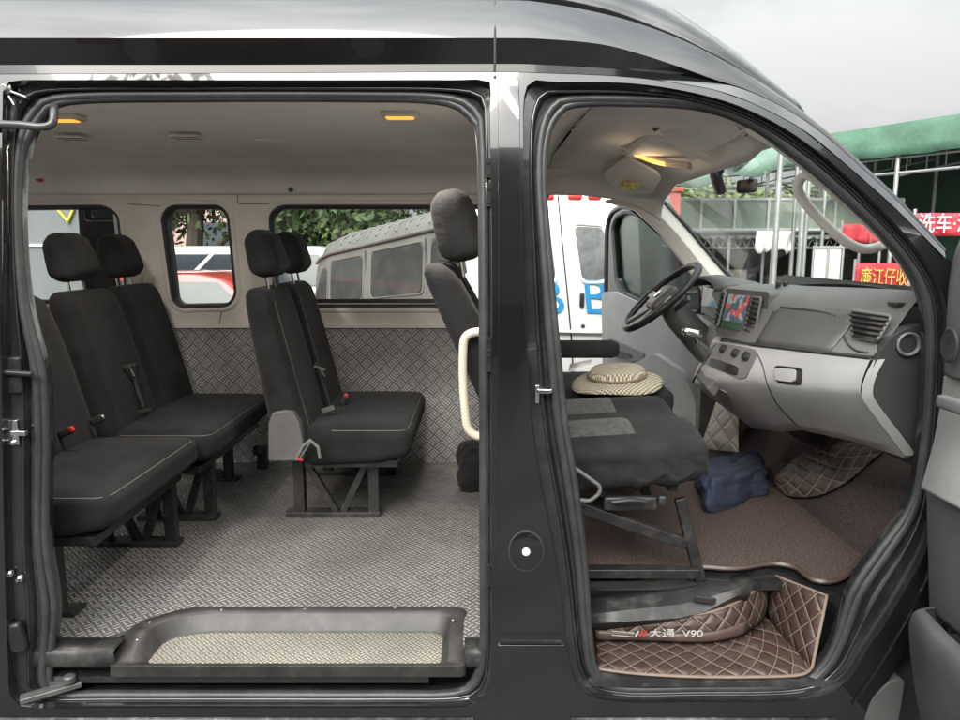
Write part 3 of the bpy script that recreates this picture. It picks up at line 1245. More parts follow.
def seat_cushion(x0, x1, y0, y1, ztop, par, t=.13, m='fabric', tilt=.0):
    """cushion from back x0 to front x1"""
    L, w = x1 - x0, y1 - y0
    def fn(p):
        k = (p.x + L / 2) / L
        # front edge rolls down, underside rises at the front
        z = p.z + tilt * k
        if p.z < 0:
            z += .025 * max(0, k - .7) / .3 - .02 * (1 - k)
        return (p.x, p.y, z)
    mb = MB().soft((L, w, t), .042, T(V(((x0 + x1) / 2, (y0 + y1) / 2, ztop - t / 2))), 12, puff=(0, 0, .012), fn=fn)
    o = mb.build('cushion', M[m], par, sharp=80)
    mb = MB()
    zt = ztop - .010
    e = .014
    mb.tube(rnd([V((x0 + .1, y0 + e, zt)), V((x1 - e, y0 + e, zt + tilt)), V((x1 - e, y1 - e, zt + tilt)), V((x0 + .1, y1 - e, zt))], .05, 5)[3:-3], .0018, 5)
    mb.build('stitching', M['thread'], par)
    return o


def pedestal(par_name_parent, x0, x1, y, z0, z1, first=None):
    """pressed steel pedestal frame: base bar, two posts and two braces"""
    mb = MB()
    th = .045
    mb.box(((x0 + x1) / 2, y, z0 + .012), (x1 - x0, th + .02, .022))
    mb.bar((x0 + .06, y, z0 + .02), (x0 + .06, y, z1), .05, th, up=(1, 0, 0))
    mb.bar((x1 - .03, y, z0 + .02), (x1 - .03, y, z1), .035, th, up=(1, 0, 0))
    mb.bar((x0 + .08, y, z1 - .01), ((x0 + x1) / 2 + .01, y, z0 + .02), .028, th * .6, up=(0, 1, 0))
    mb.bar((x1 - .05, y, z1 - .01), ((x0 + x1) / 2 + .04, y, z0 + .02), .028, th * .6, up=(0, 1, 0))
    mb.box(((x0 + x1) / 2, y, z1 - .012), (x1 - x0 - .04, th, .022))
    return mb


def buckle(p, par, red=True, rot=0):
    mb = MB()
    mb.soft((.028, .018, .055), .007, T(p) @ R_(25 + rot, 'Y'), 4)
    o = mb.build('belt_buckle', M['black_plastic'], par)
    mb = MB()
    mb.soft((.020, .014, .016), .004, T(p + (R_(25 + rot, 'Y') @ V((0, -.003, .026)))) @ R_(25 + rot, 'Y'), 3)
    mb.build('release_button', M['red'] if red else M['steel'], par)
    return o


def belt(pts, par, w=.024):
    mb = MB()
    pts = cr(pts, 5, False)
    mb.loft([[p + V((0, -w, 0)), p + V((0, w, 0))] for p in pts], ring_closed=False)
    o = mb.build('seat_belt', M['belt'], par, solid=.003)
    return o


# --- rear bench, near double unit
ZS = 1.005
def rear_bench(y0, y1, rests, xb, xf, name_label, legs):
    mb = MB()
    mb.box(((xb + xf) / 2 - .02, (y0 + y1) / 2, ZS - .155), (xf - xb - .1, y1 - y0 - .06, .03))
    b = mb.build('bench_seat', M['frame_black'], van, bevel=.003, label=name_label)
    seat_cushion(xb, xf, y0, y1, ZS, b)
    n = len(rests)
    for i, ry in enumerate(rests):
        w0 = lerp(y0, y1, i / n) + (.004 if i else 0)
        w1 = lerp(y0, y1, (i + 1) / n)
        seat_back(xb + .05, w0, w1, ZS - .06, 1.565, .14, b, seams=())
        add_headrest(V((xb - .10, ry, 1.70)), b)
    for (ly, lx0, lx1) in legs:
        pedestal(None, lx0, lx1, ly, ZF, ZS - .14).build('seat_leg', M['frame_black'], b, bevel=.002)
    return b


xf1 = -1.105
near = rear_bench(.17, .88, (.67,), xf1 - .50, xf1, 'near unit of the rear bench beside the door opening',
                  [(.80, xf1 - .42, xf1 - .07)])
# single post leg under the near corner
mb = MB()
p = PZ(70, 604, ZF)
mb.bar(V((p.x, .27, ZF + .012)), V((p.x, .27, ZS - .12)), .045, .03, up=(1, 0, 0))
mb.box((p.x + .01, .27, ZF + .008), (.11, .075, .014))
mb.bar(V((p.x - .012, .27, ZF + .012)), V((p.x - .34, .27, ZF + .18)), .03, .03, up=(0, 1, 0))
mb.build('seat_leg', M['frame_black'], near, bevel=.003)
buckle(P(66, 432, .62), near, True, 40)
buckle(P(97, 420, .80), near, False, 40)
far = rear_bench(.90, 1.74, (1.09, 1.49), xf1 - .46, xf1 + .045, 'far double unit of the rear bench beside the tread plate wall',
                 [(1.08, xf1 - .36, xf1 - .02)])
mb = MB()
p = PZ(236, 474, ZF)
mb.bar(V((p.x, 1.60, ZF + .012)), V((p.x, 1.60, ZS - .10)), .035, .045, up=(1, 0, 0))
mb.box((p.x - .02, 1.60, ZF + .01), (.14, .06, .016))
mb.bar(V((p.x - .02, 1.60, ZF + .03)), V((p.x - .38, 1.60, ZF + .07)), .05, .035)
mb.build('seat_leg', M['frame_black'], far, bevel=.003)
belt([P(134, 364, 1.14), P(137, 385, 1.13), P(145, 408, 1.12)], far, .02)
mb = MB()
mb.bar(P(122, 367, 1.11), P(135, 364, 1.11), .006, .012)
mb.bar(P(129, 366, 1.11), P(134, 376, 1.11), .010, .004)
mb.build('belt_tongue', M['steel'], far)
mb = MB()
mb.bar(P(137, 412, 1.07), P(151, 409, 1.07), .005, .014)
mb.build('belt_slot', M['steel'], far)
# belt reel cover on the wall behind the single seat
mb = MB()
mb.soft((.05, .04, .05), .018, T(PW(149, 279, -.03)), 5)
mb.build('belt_anchor', M['cream'], van)
mb = MB()
a_, b_ = PW(149, 284, -.035), PW(158, 400, -.03)
mb.loft([[a_ + V((-.022, 0, 0)), a_ + V((.022, 0, 0))], [b_ + V((-.022, -.02, 0)), b_ + V((.022, -.02, 0))]], ring_closed=False)
mb.build('seat_belt', M['belt'], van, solid=.003)

# --- second row double seat
y0, y1 = 1.0, 1.82
xf2, xb2 = -.285, -.76
mb = MB()
mb.box(((xb2 + xf2) / 2 - .02, (y0 + y1) / 2, ZS - .165), (xf2 - xb2 - .08, y1 - y0 - .08, .03))
row2 = mb.build('double_seat', M['frame_black'], van, bevel=.003, label='black cloth double seat of the second row on a braced pedestal')
seat_cushion(xb2 + .02, xf2, y0, y1, ZS - .005, row2, t=.145)
for a, b, ry in ((y0 - .01, 1.40, 1.19), (1.405, y1, 1.61)):
    seat_back(xb2 - .02, a, b, ZS - .07, 1.575, .13, row2)
    add_headrest(V((xb2 - .135, ry, 1.715)), row2)
for ly in (y0 + .12, y1 - .12):
    pedestal(None, -.84, -.43, ly, ZF, ZS - .15).build('seat_leg', M['frame_black'], row2, bevel=.002)
# grey recliner cover with lever at the near side
mb = MB()
cp = [(268, 461), (268, 424), (272, 413), (283, 411), (293, 412), (299, 422), (303, 440), (303, 461)]
mb.prism([P(a, b, y0 - .035) for a, b in cp], (0, .05, 0))
mb.build('recliner_cover', M['dark_plastic'], row2, bevel=.006)
mb = MB()
mb.tube([P(296, 460, y0 - .05), P(303, 446, y0 - .06), P(310, 440, y0 - .06), P(318, 447, y0 - .055), P(320, 458, y0 - .05)], .007, 8)
mb.tube([P(299, 460, y0 - .05), P(311, 441, y0 - .065)], .004, 6)
mb.build('recliner_lever', M['grey_plastic'], row2)
mb = MB()
mb.bar(P(297, 459, y0 - .06), P(303, 460, y0 - .06), .008, .006)
mb.build('lever_mark', M['red'], row2)
buckle(P(344, 400, 1.40), row2, True, 0)
belt([P(316, 362, 1.36), P(322, 378, 1.34), P(330, 400, 1.30)], row2, .016)
mb = MB()
mb.bar(P(314, 366, 1.30), P(325, 370, 1.30), .006, .010)
mb.bar(P(321, 370, 1.30), P(325, 376, 1.30), .010, .004)
mb.build('belt_tongue', M['steel'], row2)
mb = MB()
mb.bar(P(322, 411, 1.18), P(334, 407, 1.18), .006, .02)
mb.build('belt_slot', M['steel'], row2)
mb = MB()
mb.bar(P(263, 468, y1 - .1), P(263, 446, y1 - .1), .05, .05, up=(1, 0, 0))
mb.soft((.05, .04, .05), .012, T(P(258, 450, y1 - .15)), 4)
mb.build('seat_hinge', M['frame_black'], row2, bevel=.002)

# --- front passenger double seat (its back leans behind the pillar)
SY0, SY1 = .27, 1.0
zc = 1.13
mb = MB()
A = lambda px, py, Y: P(px, py, Y)
# tubular sled legs: base plate, slanted front leg, and rail
bz = ZC2 + .016
mb.bar(V((.30, SY0 + .03, bz + .012)), V((.70, SY0 + .03, bz + .012)), .045, .03)
mb.bar(P(700, 580, SY0 + .03), P(680, 498, SY0 + .06), .035, .03, up=(0, 1, 0))
mb.bar(P(575, 505, SY0 + .05), P(686, 543, SY0 + .04), .035, .036, up=(0, 1, 0))
mb.bar(V((.30, SY1 - .06, bz + .012)), V((.70, SY1 - .06, bz + .012)), .045, .03)
mb.bar(V((.69, SY1 - .06, bz)), V((.62, SY1 - .06, zc - .15)), .035, .03, up=(0, 1, 0))
mb.bar(V((.40, SY0 + .06, zc - .17)), V((.40, SY1 - .06, zc - .17)), .03, .03)
mb.bar(V((.62, SY0 + .06, zc - .15)), V((.62, SY1 - .06, zc - .15)), .03, .03)
mb.box((.30, SY0 + .06, .82), (.08, .03, .26))
mb.box((.30, SY1 - .06, .82), (.08, .03, .26))
pas = mb.build('passenger_seat', M['frame_black'], van, bevel=.003, label='front passenger double seat with loose dark cover and pale insets')
# cushion
Lc = .58
def fnp(p):
    k = (p.x + Lc / 2) / Lc
    yy = (p.y) / ((SY1 - SY0) / 2)
    z = p.z
    if p.z > 0:
        z += .012 * math.cos(yy * PI * 2) * -1 + .01
    if p.z < 0:
        z += .02 * max(0, k - .6)
        z += .008 * math.sin(p.x * 60 + p.y * 20)
    x = p.x - (.02 if p.z < -.04 and k > .6 else 0)
    y = p.y
    if abs(yy) > .9:    # gathered folds of the cover on the sides
        y += .006 * math.sin(p.x * 75 + p.z * 45) * math.copysign(1, yy) * (1 if p.z < .03 else .2)
    return (x, y, z + .035 * k - .015)


xs0 = P(712, 452, SY0).x - Lc
mb = MB().soft((Lc, SY1 - SY0, .15), .04, T(V((xs0 + Lc / 2, (SY0 + SY1) / 2, zc - .075))), 22, puff=(0, 0, .008), fn=fnp)
mb.build('cushion', M['cover'], pas, sharp=80)
zt = zc + .012
for a, b in ((SY0 + .085, SY0 + .315), (SY1 - .325, SY1 - .095)):
    mb = MB()
    rows = []
    for j in range(9):
        y = lerp(a, b, j / 8)
        yy = (y - (SY0 + SY1) / 2) / ((SY1 - SY0) / 2)
        r = []
        for i in range(9):
            x = lerp(xs0 - .02, xs0 + .36, i / 8)
            k = (x - xs0) / Lc
            uu, vv = (x - xs0 - Lc / 2) / (Lc / 2), yy
            sc_ = (1 - min(1, abs(uu)) ** 2) * (1 - vv ** 2)
            r.append(V((x, y, zc + .035 * k - .015 + .012 * math.cos(yy * PI * 2) * -1 + .01 + .008 * sc_ + .003)))
        rows.append(r)
    mb.grid(rows)
    mb.build('cushion_inset', M['inset'], pas, solid=.006)
# seam grooves and stitching of the cover
mb = MB()
for y in (SY0 + .025,):
    for dz in (0, .006):
        pts = []
        for i in range(13):
            x = lerp(xs0 + .03, xs0 + Lc - .03, i / 12)
            k = (x - xs0) / Lc
            pts.append(V((x, y - dz * .6, zc + .035 * k - .015 - .006 - dz)))
        mb.tube(pts, .0014, 5)
mb.build('stitching', M['thread'], pas)
# recliner lever side plate
mb = MB()
lp = [P(a, b, SY0 - .03) for a, b in ((572, 466), (600, 486), (600, 493), (590, 501), (566, 499))]
mb.tube(rnd(lp, .012, 4), .006, 8, closed=True)
mb.build('recliner_lever', M['grey_plastic'], pas)
mb = MB()
mb.soft((.17, .03, .05), .012, T(P(630, 503, SY0 + .04)), 4)
mb.tube([P(612, 502, SY0 + .0), P(630, 500, SY0 - .01), P(645, 501, SY0 + .0)], .008, 8)
mb.soft((.03, .03, .035), .01, T(P(662, 500, SY0 + .03)), 4)
mb.build('seat_slider', M['black_plastic'], pas)
# backs and headrests
for a, b in ((SY0, .60), (.61, SY1)):
    seat_back(xs0 + .02, a + .02, b, zc - .05, 1.69, .30, pas, t=.12, m='cover')
for ry in (.52, .84):
    c = P(459, 222, .52)
    add_headrest(V((c.x, ry, c.z - .012)), pas, -12, 'cover', 1.16)

# --- driver's seat beyond, with armrest
dy0, dy1 = 1.18, 1.72
mb = MB()
mb.box((.55, (dy0 + dy1) / 2, .84), (.36, .36, .3))
drv = mb.build('driver_seat', M['frame_black'], van, bevel=.01, label='black driver seat behind the steering wheel')
xd_ = P(676, 390, dy0).x
seat_cushion(xd_ - .52, xd_, dy0, dy1, zc - .01, drv, t=.16, m='cover')
seat_back(xd_ - .54, dy0, dy1, zc - .05, 1.66, .22, drv, m='cover')
add_headrest(V((xd_ - .74, (dy0 + dy1) / 2, 1.80)), drv, -10, 'cover')
mb = MB()
c = P(585, 349, 1.14)
mb.soft((.33, .07, .075), .03, T(V((c.x - .02, 1.14, c.z))), 6)
mb.build('armrest', M['cover'], drv)
# ---------------------------------------------------------------- dashboard and cab fittings
STN = [  # Y, then profile points in the photo from windscreen base round to the underside
    (.165, [(928, 291), (914, 304), (893, 333), (873, 356), (870, 360), (861, 385), (866, 402), (905, 458), (940, 450)]),
    (.40, [(866, 288), (852, 303), (835, 329), (818, 350), (815, 354), (806, 380), (812, 398), (852, 441), (890, 436)]),
    (.66, [(808, 286), (780, 301), (769, 322), (757, 343), (755, 347), (747, 371), (754, 390), (797, 429), (840, 428)]),
    (.74, [(795, 285), (768, 298), (757, 320), (746, 342), (743, 346), (727, 372), (737, 393), (782, 432), (825, 428)]),
    (1.04, [(768, 284), (729, 289), (722, 312), (716, 336), (712, 342), (693, 378), (704, 392), (752, 428), (785, 428)]),
    (1.12, [(762, 284), (729, 289), (727, 309), (724, 324), (722, 328), (712, 345), (718, 360), (742, 395), (770, 395)]),
    (1.80, [(740, 283), (704, 288), (702, 301), (701, 312), (700, 316), (697, 330), (702, 342), (716, 370), (735, 372)]),
]
prof = []
for Y, pts in STN:
    prof.append([P(a, b, Y) for a, b in pts])
# upper pad (dark) and lower panel (silver grey)
mb = MB()
mb.loft([[p for p in cr(r[:4], 4, False)] + [r[3] + V((.02, 0, 0))] for r in prof], ring_closed=False)
dash = mb.build('dashboard', M['grey_plastic'], van, sharp=50)
dv, dfc = list(mb.v), list(mb.f)
mb = MB()
mb.loft([[r[4] + V((.03, 0, .004))] + [p for p in cr(r[4:8], 4, False)] + [r[8], r[8] + V((.12, 0, .02))] for r in prof], ring_closed=False)
mb.build('lower_panel', M['silver_plastic'], dash, sharp=50)
from mathutils.bvhtree import BVHTree
o_ = len(dv)
BV = BVHTree.FromPolygons([V(p) for p in dv + mb.v], dfc + [tuple(i + o_ for i in f) for f in mb.f])


def H(px, py, off=0.):
    """point on the dash surface seen at a photo point, lifted off it"""
    d = ray(px, py).normalized()
    h, n_, _, _ = BV.ray_cast(CAM, d)
    if h is None:
        return P(px, py, .6)
    if n_.dot(d) > 0:
        n_ = -n_
    return h + n_ * off


def hpanel(name, q, m, th, par, n=10, bevel=.0015):
    """panel laid over the dash: a grid between four photo points that follows the surface"""
    tl, tr, br, bl = [V((a, b, 0)) for a, b in q]
    mb = MB()
    def pt(u, v, o):
        # slightly rounded corners
        k = 1 - .12 * (abs(2 * u - 1) ** 6) * (abs(2 * v - 1) ** 6)
        u, v = .5 + (u - .5) * k, .5 + (v - .5) * k
        p = tl.lerp(tr, u).lerp(bl.lerp(br, u), v)
        return H(p.x, p.y, o)
    rows = [[pt(i / n, j / n, th) for i in range(n + 1)] for j in range(n + 1)]
    mb.loft(rows, ring_closed=False)
    edge = rows[0] + [r[-1] for r in rows[1:]] + rows[-1][::-1][1:] + [r[0] for r in rows[::-1][1:-1]]
    c = rows[n // 2][n // 2]
    nrm = (rows[0][n] - rows[0][0]).cross(rows[n][0] - rows[0][0]).normalized()
    if nrm.dot(CAM - c) < 0:
        nrm = -nrm
    mb.loft([edge, [p - nrm * (th + .004) for p in edge]])
    return mb.build(name, m, par, sharp=40), nrm


def dsurf(Y, i, t):
    """point on the dash: at depth Y, between profile points i and i+1"""
    for k in range(len(STN) - 1):
        if Y <= STN[k + 1][0] or k == len(STN) - 2:
            s = (Y - STN[k][0]) / (STN[k + 1][0] - STN[k][0])
            a = prof[k][i].lerp(prof[k][i + 1], t)
            b = prof[k + 1][i].lerp(prof[k + 1][i + 1], t)
            return a.lerp(b, s)


# glossy dark inlay across the passenger side of the pad
mb = MB()
rows = []
for k in range(9):
    Y = lerp(.34, .665, k / 8)
    top_ = dsurf(Y, 1, lerp(.30, .10, k / 8))
    rows.append([dsurf(Y, 1, lerp(.25, 1, j / 3)) + V((-.005, 0, 0)) for j in range(4)] + [dsurf(Y, 2, j / 4) + V((-.005, 0, 0)) for j in range(1, 5)])
mb.loft(rows, ring_closed=False)
mb.build('inlay_panel', M['dark_plastic'], dash, solid=.004)
# groove line above the lower panel
mb = MB()
mb.tube([dsurf(lerp(.17, .70, k / 10), 3, .4) + V((-.001, 0, 0)) for k in range(11)], .006, 6)
mb.build('groove', M['rubber'], dash)
# glovebox seam, handle
mb = MB()
mb.tube(cr([H(a, b, .0005) for a, b in ((757, 353), (763, 366), (768, 385), (778, 405), (799, 427))], 6, False), .0022, 5)
mb.build('glovebox_seam', M['rubber'], dash)
hpanel('handle_recess', [(774, 365), (803, 368), (802, 386), (777, 383)], M['frame_black'], .0015, dash)
hpanel('glovebox_handle', [(776, 368), (797, 370), (796, 382), (778, 380)], M['silver_plastic'], .010, dash)
# outline groove of the inlay
mb = MB()
mb.tube(cr([H(a, b, .001) for a, b in ((781, 307), (800, 309), (822, 312), (836, 317), (841, 327), (846, 341), (855, 350), (868, 353))], 6, False), .0035, 6)
mb.build('inlay_groove', M['rubber'], dash)
# silver edge strip and the dark end cap with its round duct
mb = MB()
st_ = [(875, 360), (866, 378), (863, 395), (870, 408), (890, 434), (906, 456)]
mb.loft([[P(a, b, .155) + V((-.004, 0, 0)), P(a + 10, b - 1, .14), P(a + 10, b - 1, .165)] for a, b in [(p.x, p.y) for p in cr([V((a, b, 0)) for a, b in st_], 4, False)]])
mb.build('end_strip', mat('end_strip_plastic', (.24, .24, .238), .45, var=.06), dash)
cap = [(872, 392), (870, 376), (877, 356), (890, 338), (905, 329), (930, 324), (960, 330), (960, 462), (912, 458), (896, 434), (878, 408)]
mb = MB()
mb.prism([P(a, b, .15) for a, b in [(p.x, p.y) for p in rnd([V((a, b, 0)) for a, b in cap], 8, 4)]], (0, .05, 0))
mb.build('end_cap', mat('end_cap_plastic', (.032, .033, .034), .5, var=.08, bump=.2, bscale=350, bdist=.0006), dash, bevel=.006)
mb = MB()
p = P(908, 344, .145)
mt = T(p) @ R_(90, 'X')
mb.lathe([(.026, -.002), (.034, .0), (.035, .007), (.031, .010), (.027, .007), (.024, -.004)], mt, 28)
mb.build('duct_ring', M['grey_plastic'], dash, sharp=60)
mb = MB()
mb.lathe([(.0245, .0), (.0245, .002)], mt, 28)
mb.build('duct_mesh', M['rubber'], dash)
# passenger air vent
def vent(name, q, ns, par, inset=.012, w=.004, vert=False):
    a, b, c_, d = [V(p) for p in q]      # top-left, top-right, bottom-right, bottom-left
    nn = (b - a).cross(d - a).normalized()
    if nn.x > 0:
        nn = -nn
    mb = MB()
    mb.tube(rnd([a, b, c_, d], .012, 4), .005, 8, closed=True)
    o = mb.build(name, M['grey_plastic'], par, sharp=80)
    mb = MB()
    mb.prism([p - nn * .001 for p in (a, b, c_, d)], nn * .001)
    mb.build('vent_back', M['frame_black'], o.parent)
    for k in range(ns):
        t_ = (k + .6) / (ns + .2)
        mb = MB()
        l, r = a.lerp(d, t_), b.lerp(c_, t_)
        dn = (d - a).normalized()
        mb.loft([[e + nn * .002, e + nn * .009 + dn * .004, e + nn * .009 + dn * .007, e + nn * .002 + dn * .006] for e in (l, r)], cap=True)
        mb.build('vent_slat', M['black_plastic'], o.parent)
    return o


vent('air_vent', [P(852, 310, .30) + V((-.006, 0, 0)), P(894, 316, .165) + V((-.006, 0, 0)), P(880, 341, .175) + V((-.008, 0, 0)), P(856, 337, .28) + V((-.008, 0, 0))], 5, dash)

# centre stack: screen with bezel, side vents, controls
def stk(px, py, Y, off=-.012):
    return P(px, py, Y) + V((off, 0, 0))


bz_ = [(730, 288, 1.035), (774, 292, .70), (771, 318, .70), (759, 341, .70), (719, 332, 1.035)]
mb = MB()
mb.prism(rnd([stk(*p, off=-.016) for p in bz_], .018, 4), (.04, .004, 0))
mb.build('screen_bezel', M['dark_plastic'], dash, bevel=.005)
scr = base_mat('touchscreen_picture')
m, t, b = scr
tcg = t.node('ShaderNodeTexCoord').outputs['Generated']
vo = t.node('ShaderNodeTexVoronoi')
vo.inputs['Scale'].default_value = 5.5
t.l.new(tcg, vo.inputs['Vector'])
sep = t.node('ShaderNodeSeparateXYZ')
t.l.new(tcg, sep.inputs[0])
hs = t.node('ShaderNodeSeparateColor')
t.l.new(vo.outputs['Color'], hs.inputs[0])
c_ = t.mix(t.ramp(hs.outputs[0], .55, .6), (.06, .08, .10), (.20, .22, .24))
c_ = t.mix(t.ramp(hs.outputs[1], .72, .75), c_, (.38, .06, .05))
c_ = t.mix(t.ramp(sep.outputs[2], .24, .20), c_, (.02, .05, .03))
t.l.new(c_, b.inputs['Base Color'])
t.l.new(c_, b.inputs['Emission Color'])
b.inputs['Emission Strength'].default_value = .22
b.inputs['Roughness'].default_value = .12
mb = MB()
mb.prism([stk(*p, off=-.022) for p in ((734, 294, .985), (754, 296, .83), (745, 331, .83), (726, 326, .985))], (.008, 0, 0))
mb.build('touchscreen', scr[0], dash, bevel=.001)
vent('air_vent', [stk(758, 297, .80, -.02), stk(767, 298, .73, -.02), stk(760, 335, .73, -.02), stk(750, 331, .80, -.02)], 7, dash)
vent('air_vent', [stk(727, 292, 1.03, -.02), stk(731, 292, .995, -.02), stk(723, 326, .995, -.02), stk(719, 325, 1.03, -.02)], 7, dash)
# heater controls below
o, nr = hpanel('control_panel', [(715, 342), (760, 350), (745, 381), (702, 363)], M['grey_plastic'], .003, dash)
for a, b_ in ((725, 350), (737, 354), (748, 357)):
    mb = MB()
    mb.lathe([(.017, .0), (.016, .014), (.012, .017), (.0, .017)], T(H(a, b_, .003)) @ nr.to_track_quat('Z', 'Y').to_matrix().to_4x4(), 20)
    mb.build('control_knob', M['black_plastic'], dash, sharp=40)
hpanel('storage_slot', [(712, 358), (740, 367), (737, 376), (710, 366)], M['frame_black'], .005, dash)
hpanel('label_plate', [(718, 388), (728, 393), (733, 410), (724, 405)], M['light_plastic'], .002, dash)
# black bulkhead and ducting behind the dash
mb = MB()
mb.add([V((1.52, .12, .66)), V((1.52, 1.85, .66)), V((1.56, 1.85, 1.60)), V((1.56, .12, 1.60))], [(0, 1, 2, 3)])
mb.build('bulkhead', M['rubber'], van)
mb = MB()
mb.soft((.20, .30, .26), .07, T(V((1.40, 1.10, 1.06))) @ R_(20, 'Y'), 6)
mb.build('heater_duct', M['black_plastic'], van, sharp=80)
mb = MB()
mb.box((1.50, .16, .95), (.14, .05, .62))
mb.build('kick_panel', M['dark_plastic'], van, bevel=.02)

mb = MB()
mb.box((1.40, 1.83, .98), (.5, .04, .74))
mb.build('kick_panel', M['dark_plastic'], van, bevel=.01)

# gear lever on its dash console
mb = MB()
gp = [P(a, b, 1.0) for a, b in ((695, 376), (722, 338), (730, 340), (702, 383))]
mb.prism(gp, (0, -.16, -.03))
gl_ = mb.build('gear_console', M['dark_plastic'], dash, bevel=.012)
mb = MB()
mb.tube([H(694, 382, .004), H(700, 372, .006), H(709, 358, .006), H(719, 344, .006)], .006, 8)
mb.build('console_strip', M['chrome'], dash)
mb = MB()
mb.tube([P(712, 360, 1.02), P(704, 352, 1.05), P(698, 343, 1.07)], [.045, .034, .016], 12)
mb.build('gear_gaiter', M['rubber'], van)
mb = MB()
mb.soft((.085, .04, .035), .016, T(P(692, 333, 1.08)) @ R_(12, 'Y'), 5)
mb.tube([P(698, 344, 1.07), P(693, 335, 1.08)], .009, 8)
mb.build('gear_knob', M['chrome'], van)

# instrument binnacle
mb = MB()
c = P(716, 284, 1.45)
rows = []
for k in range(13):
    a = PI * k / 12
    y = c.y + .20 * math.cos(a)
    z = c.z - .02 + .055 * math.sin(a) ** .7
    rows.append([V((c.x - .07, y, z)), V((c.x + .02, y, z + .008)), V((c.x + .16, y, z - .02))])
mb.loft(rows, ring_closed=False)
mb.build('binnacle_hood', M['dark_plastic'], dash, solid=.012)
mb = MB()
mb.prism([P(701, 305, 1.62), P(704, 286, 1.62), P(725, 288, 1.28), P(722, 308, 1.28)], (.02, 0, 0))
mb.build('instrument_cluster', mat('gloss_black', (.01, .01, .012), .08), dash)

# steering wheel
t_ = math.radians(47)
c = P(661, 297, 1.45)
up_ = V((math.sin(t_), 0, math.cos(t_)))
sd_ = V((0, 1, 0))
nn = V((-math.cos(t_), 0, math.sin(t_)))
R0 = .212
mb = MB()
mb.tube([c + up_ * (R0 * math.cos(a)) + sd_ * (R0 * math.sin(a)) for a in [2 * PI * k / 48 for k in range(48)]], .0165, 10, closed=True)
sw = mb.build('steering_wheel', M['frame_black'], van, sharp=80)
mb = MB()
mb.soft((.15, .17, .06), .03, T(c - nn * .01) @ Matrix(((up_.x, 0, nn.x), (0, 1, 0), (up_.z, 0, nn.z))).to_4x4(), 6)
mb.build('hub', M['dark_plastic'], sw, sharp=80)
for a in (PI / 2, -PI / 2, PI * .86, -PI * .86):
    d = up_ * math.cos(a) + sd_ * math.sin(a)
    mb = MB()
    mb.bar(c + d * .06 - nn * .015, c + d * R0, .042, .016, up=nn)
    mb.build('spoke', M['silver_plastic'] if abs(a) < 2 else M['dark_plastic'], sw, bevel=.004)
mb = MB()
mb.lathe([(.022, 0), (.022, .003), (.016, .004)], T(c + nn * .022) @ nn.to_track_quat('Z', 'Y').to_matrix().to_4x4(), 20)
mb.build('hub_badge', M['chrome'], sw)
mb = MB()
mb.tube([c - nn * .03, c - nn * .12, c - nn * .34], [.045, .065, .07], 14)
mb.build('steering_column', M['dark_plastic'], van)
mb = MB()
mb.bar(c - nn * .09, c - nn * .05 + V((.02, -.26, .05)), .016, .022)
mb.build('column_stalk', M['dark_plastic'], van, bevel=.005)

# --- windscreen, pillars
wn = [(752, 128, .20), (790, 158, .18), (832, 194, .165), (872, 235, .16), (905, 273, .155), (930, 296, .15)]
wf = [(652, 190, 1.70), (672, 211, 1.71), (692, 233, 1.73), (712, 256, 1.75), (730, 277, 1.76), (742, 289, 1.77)]
mb = MB()
rows = []
for (a, b, y), (d, e, y2) in zip(wn, wf):
    p, q = P(a, b, y), P(d, e, y2)
    rows.append([p.lerp(q, k / 12) + V((.09 * math.sin(PI * k / 12), 0, .035 * math.sin(PI * k / 12))) for k in range(13)])
mb.loft(rows, ring_closed=False)
mb.build('windscreen', M['clear_glass'], van)
ws_rows = rows
mb = MB()
mb.loft([[p + V((-.02, 0, .05)) for p in rows[0]], [p + V((.012, 0, .004)) for p in rows[0]], [p + V((-.03, 0, -.012)) for p in rows[0]]], ring_closed=False)
mb.build('header_trim', M['headliner'], van, solid=.006)
mb = MB()
mb.tube([p + V((.004, 0, .002)) for p in rows[0]], .008, 6)
mb.build('glass_seal', M['rubber'], van)
mb = MB()
mb.loft([[p + V((.0, 0, -.002)) for p in rows[-1]], [p + V((.10, 0, -.02)) for p in rows[-1]], [p + V((.12, 0, -.2)) for p in rows[-1]]], ring_closed=False)
mb.build('cowl', M['black_plastic'], van, solid=.004)
# near pillar inner trim
nin = [(748, 123), (775, 140), (800, 158), (850, 201), (895, 246), (921, 288), (930, 330)]
ngl = [(744, 130), (773, 148), (797, 166), (845, 208), (888, 249), (911, 284), (921, 312)]
mb = MB()
mb.loft([[PB(a, b, .075), P((a + d) / 2 - 1, (b + e) / 2 + 2, .17), P(d, e, .225), P(d + 5, e + 2, .20)] for (a, b), (d, e) in zip(nin, ngl)], ring_closed=False)
mb.build('pillar_trim', M['trim'], van, solid=.004)
# far pillar inner trim
up1 = [(653, 192), (672, 212), (692, 235), (712, 259), (730, 279), (742, 290)]
lo1 = [(606, 200), (636, 209), (660, 231), (682, 259), (701, 284), (708, 300)]
mb = MB()
mb.loft([[P(a, b, 1.73), P((a + d) / 2, (b + e) / 2, 1.68), P(d, e, 1.70), P(d - 1, e + 1, 1.9)] for (a, b), (d, e) in zip(up1, lo1)], ring_closed=False)
mb.build('pillar_trim', M['trim'], van, solid=.006)
mb = MB()
mb.tube([P(a + 1, b - 1, 1.72) for a, b in up1], .010, 6)
mb.build('glass_seal', M['rubber'], van)
mb = MB()
mb.loft([[V((x, 1.62, 2.11)), V((x, 1.80, 2.06)), V((x, 1.85, 2.03)), V((x, 1.90, 2.03))] for x in (.3, .5, .72, .80)], ring_closed=False)
mb.build('door_head_trim', M['headliner'], van, solid=.005)

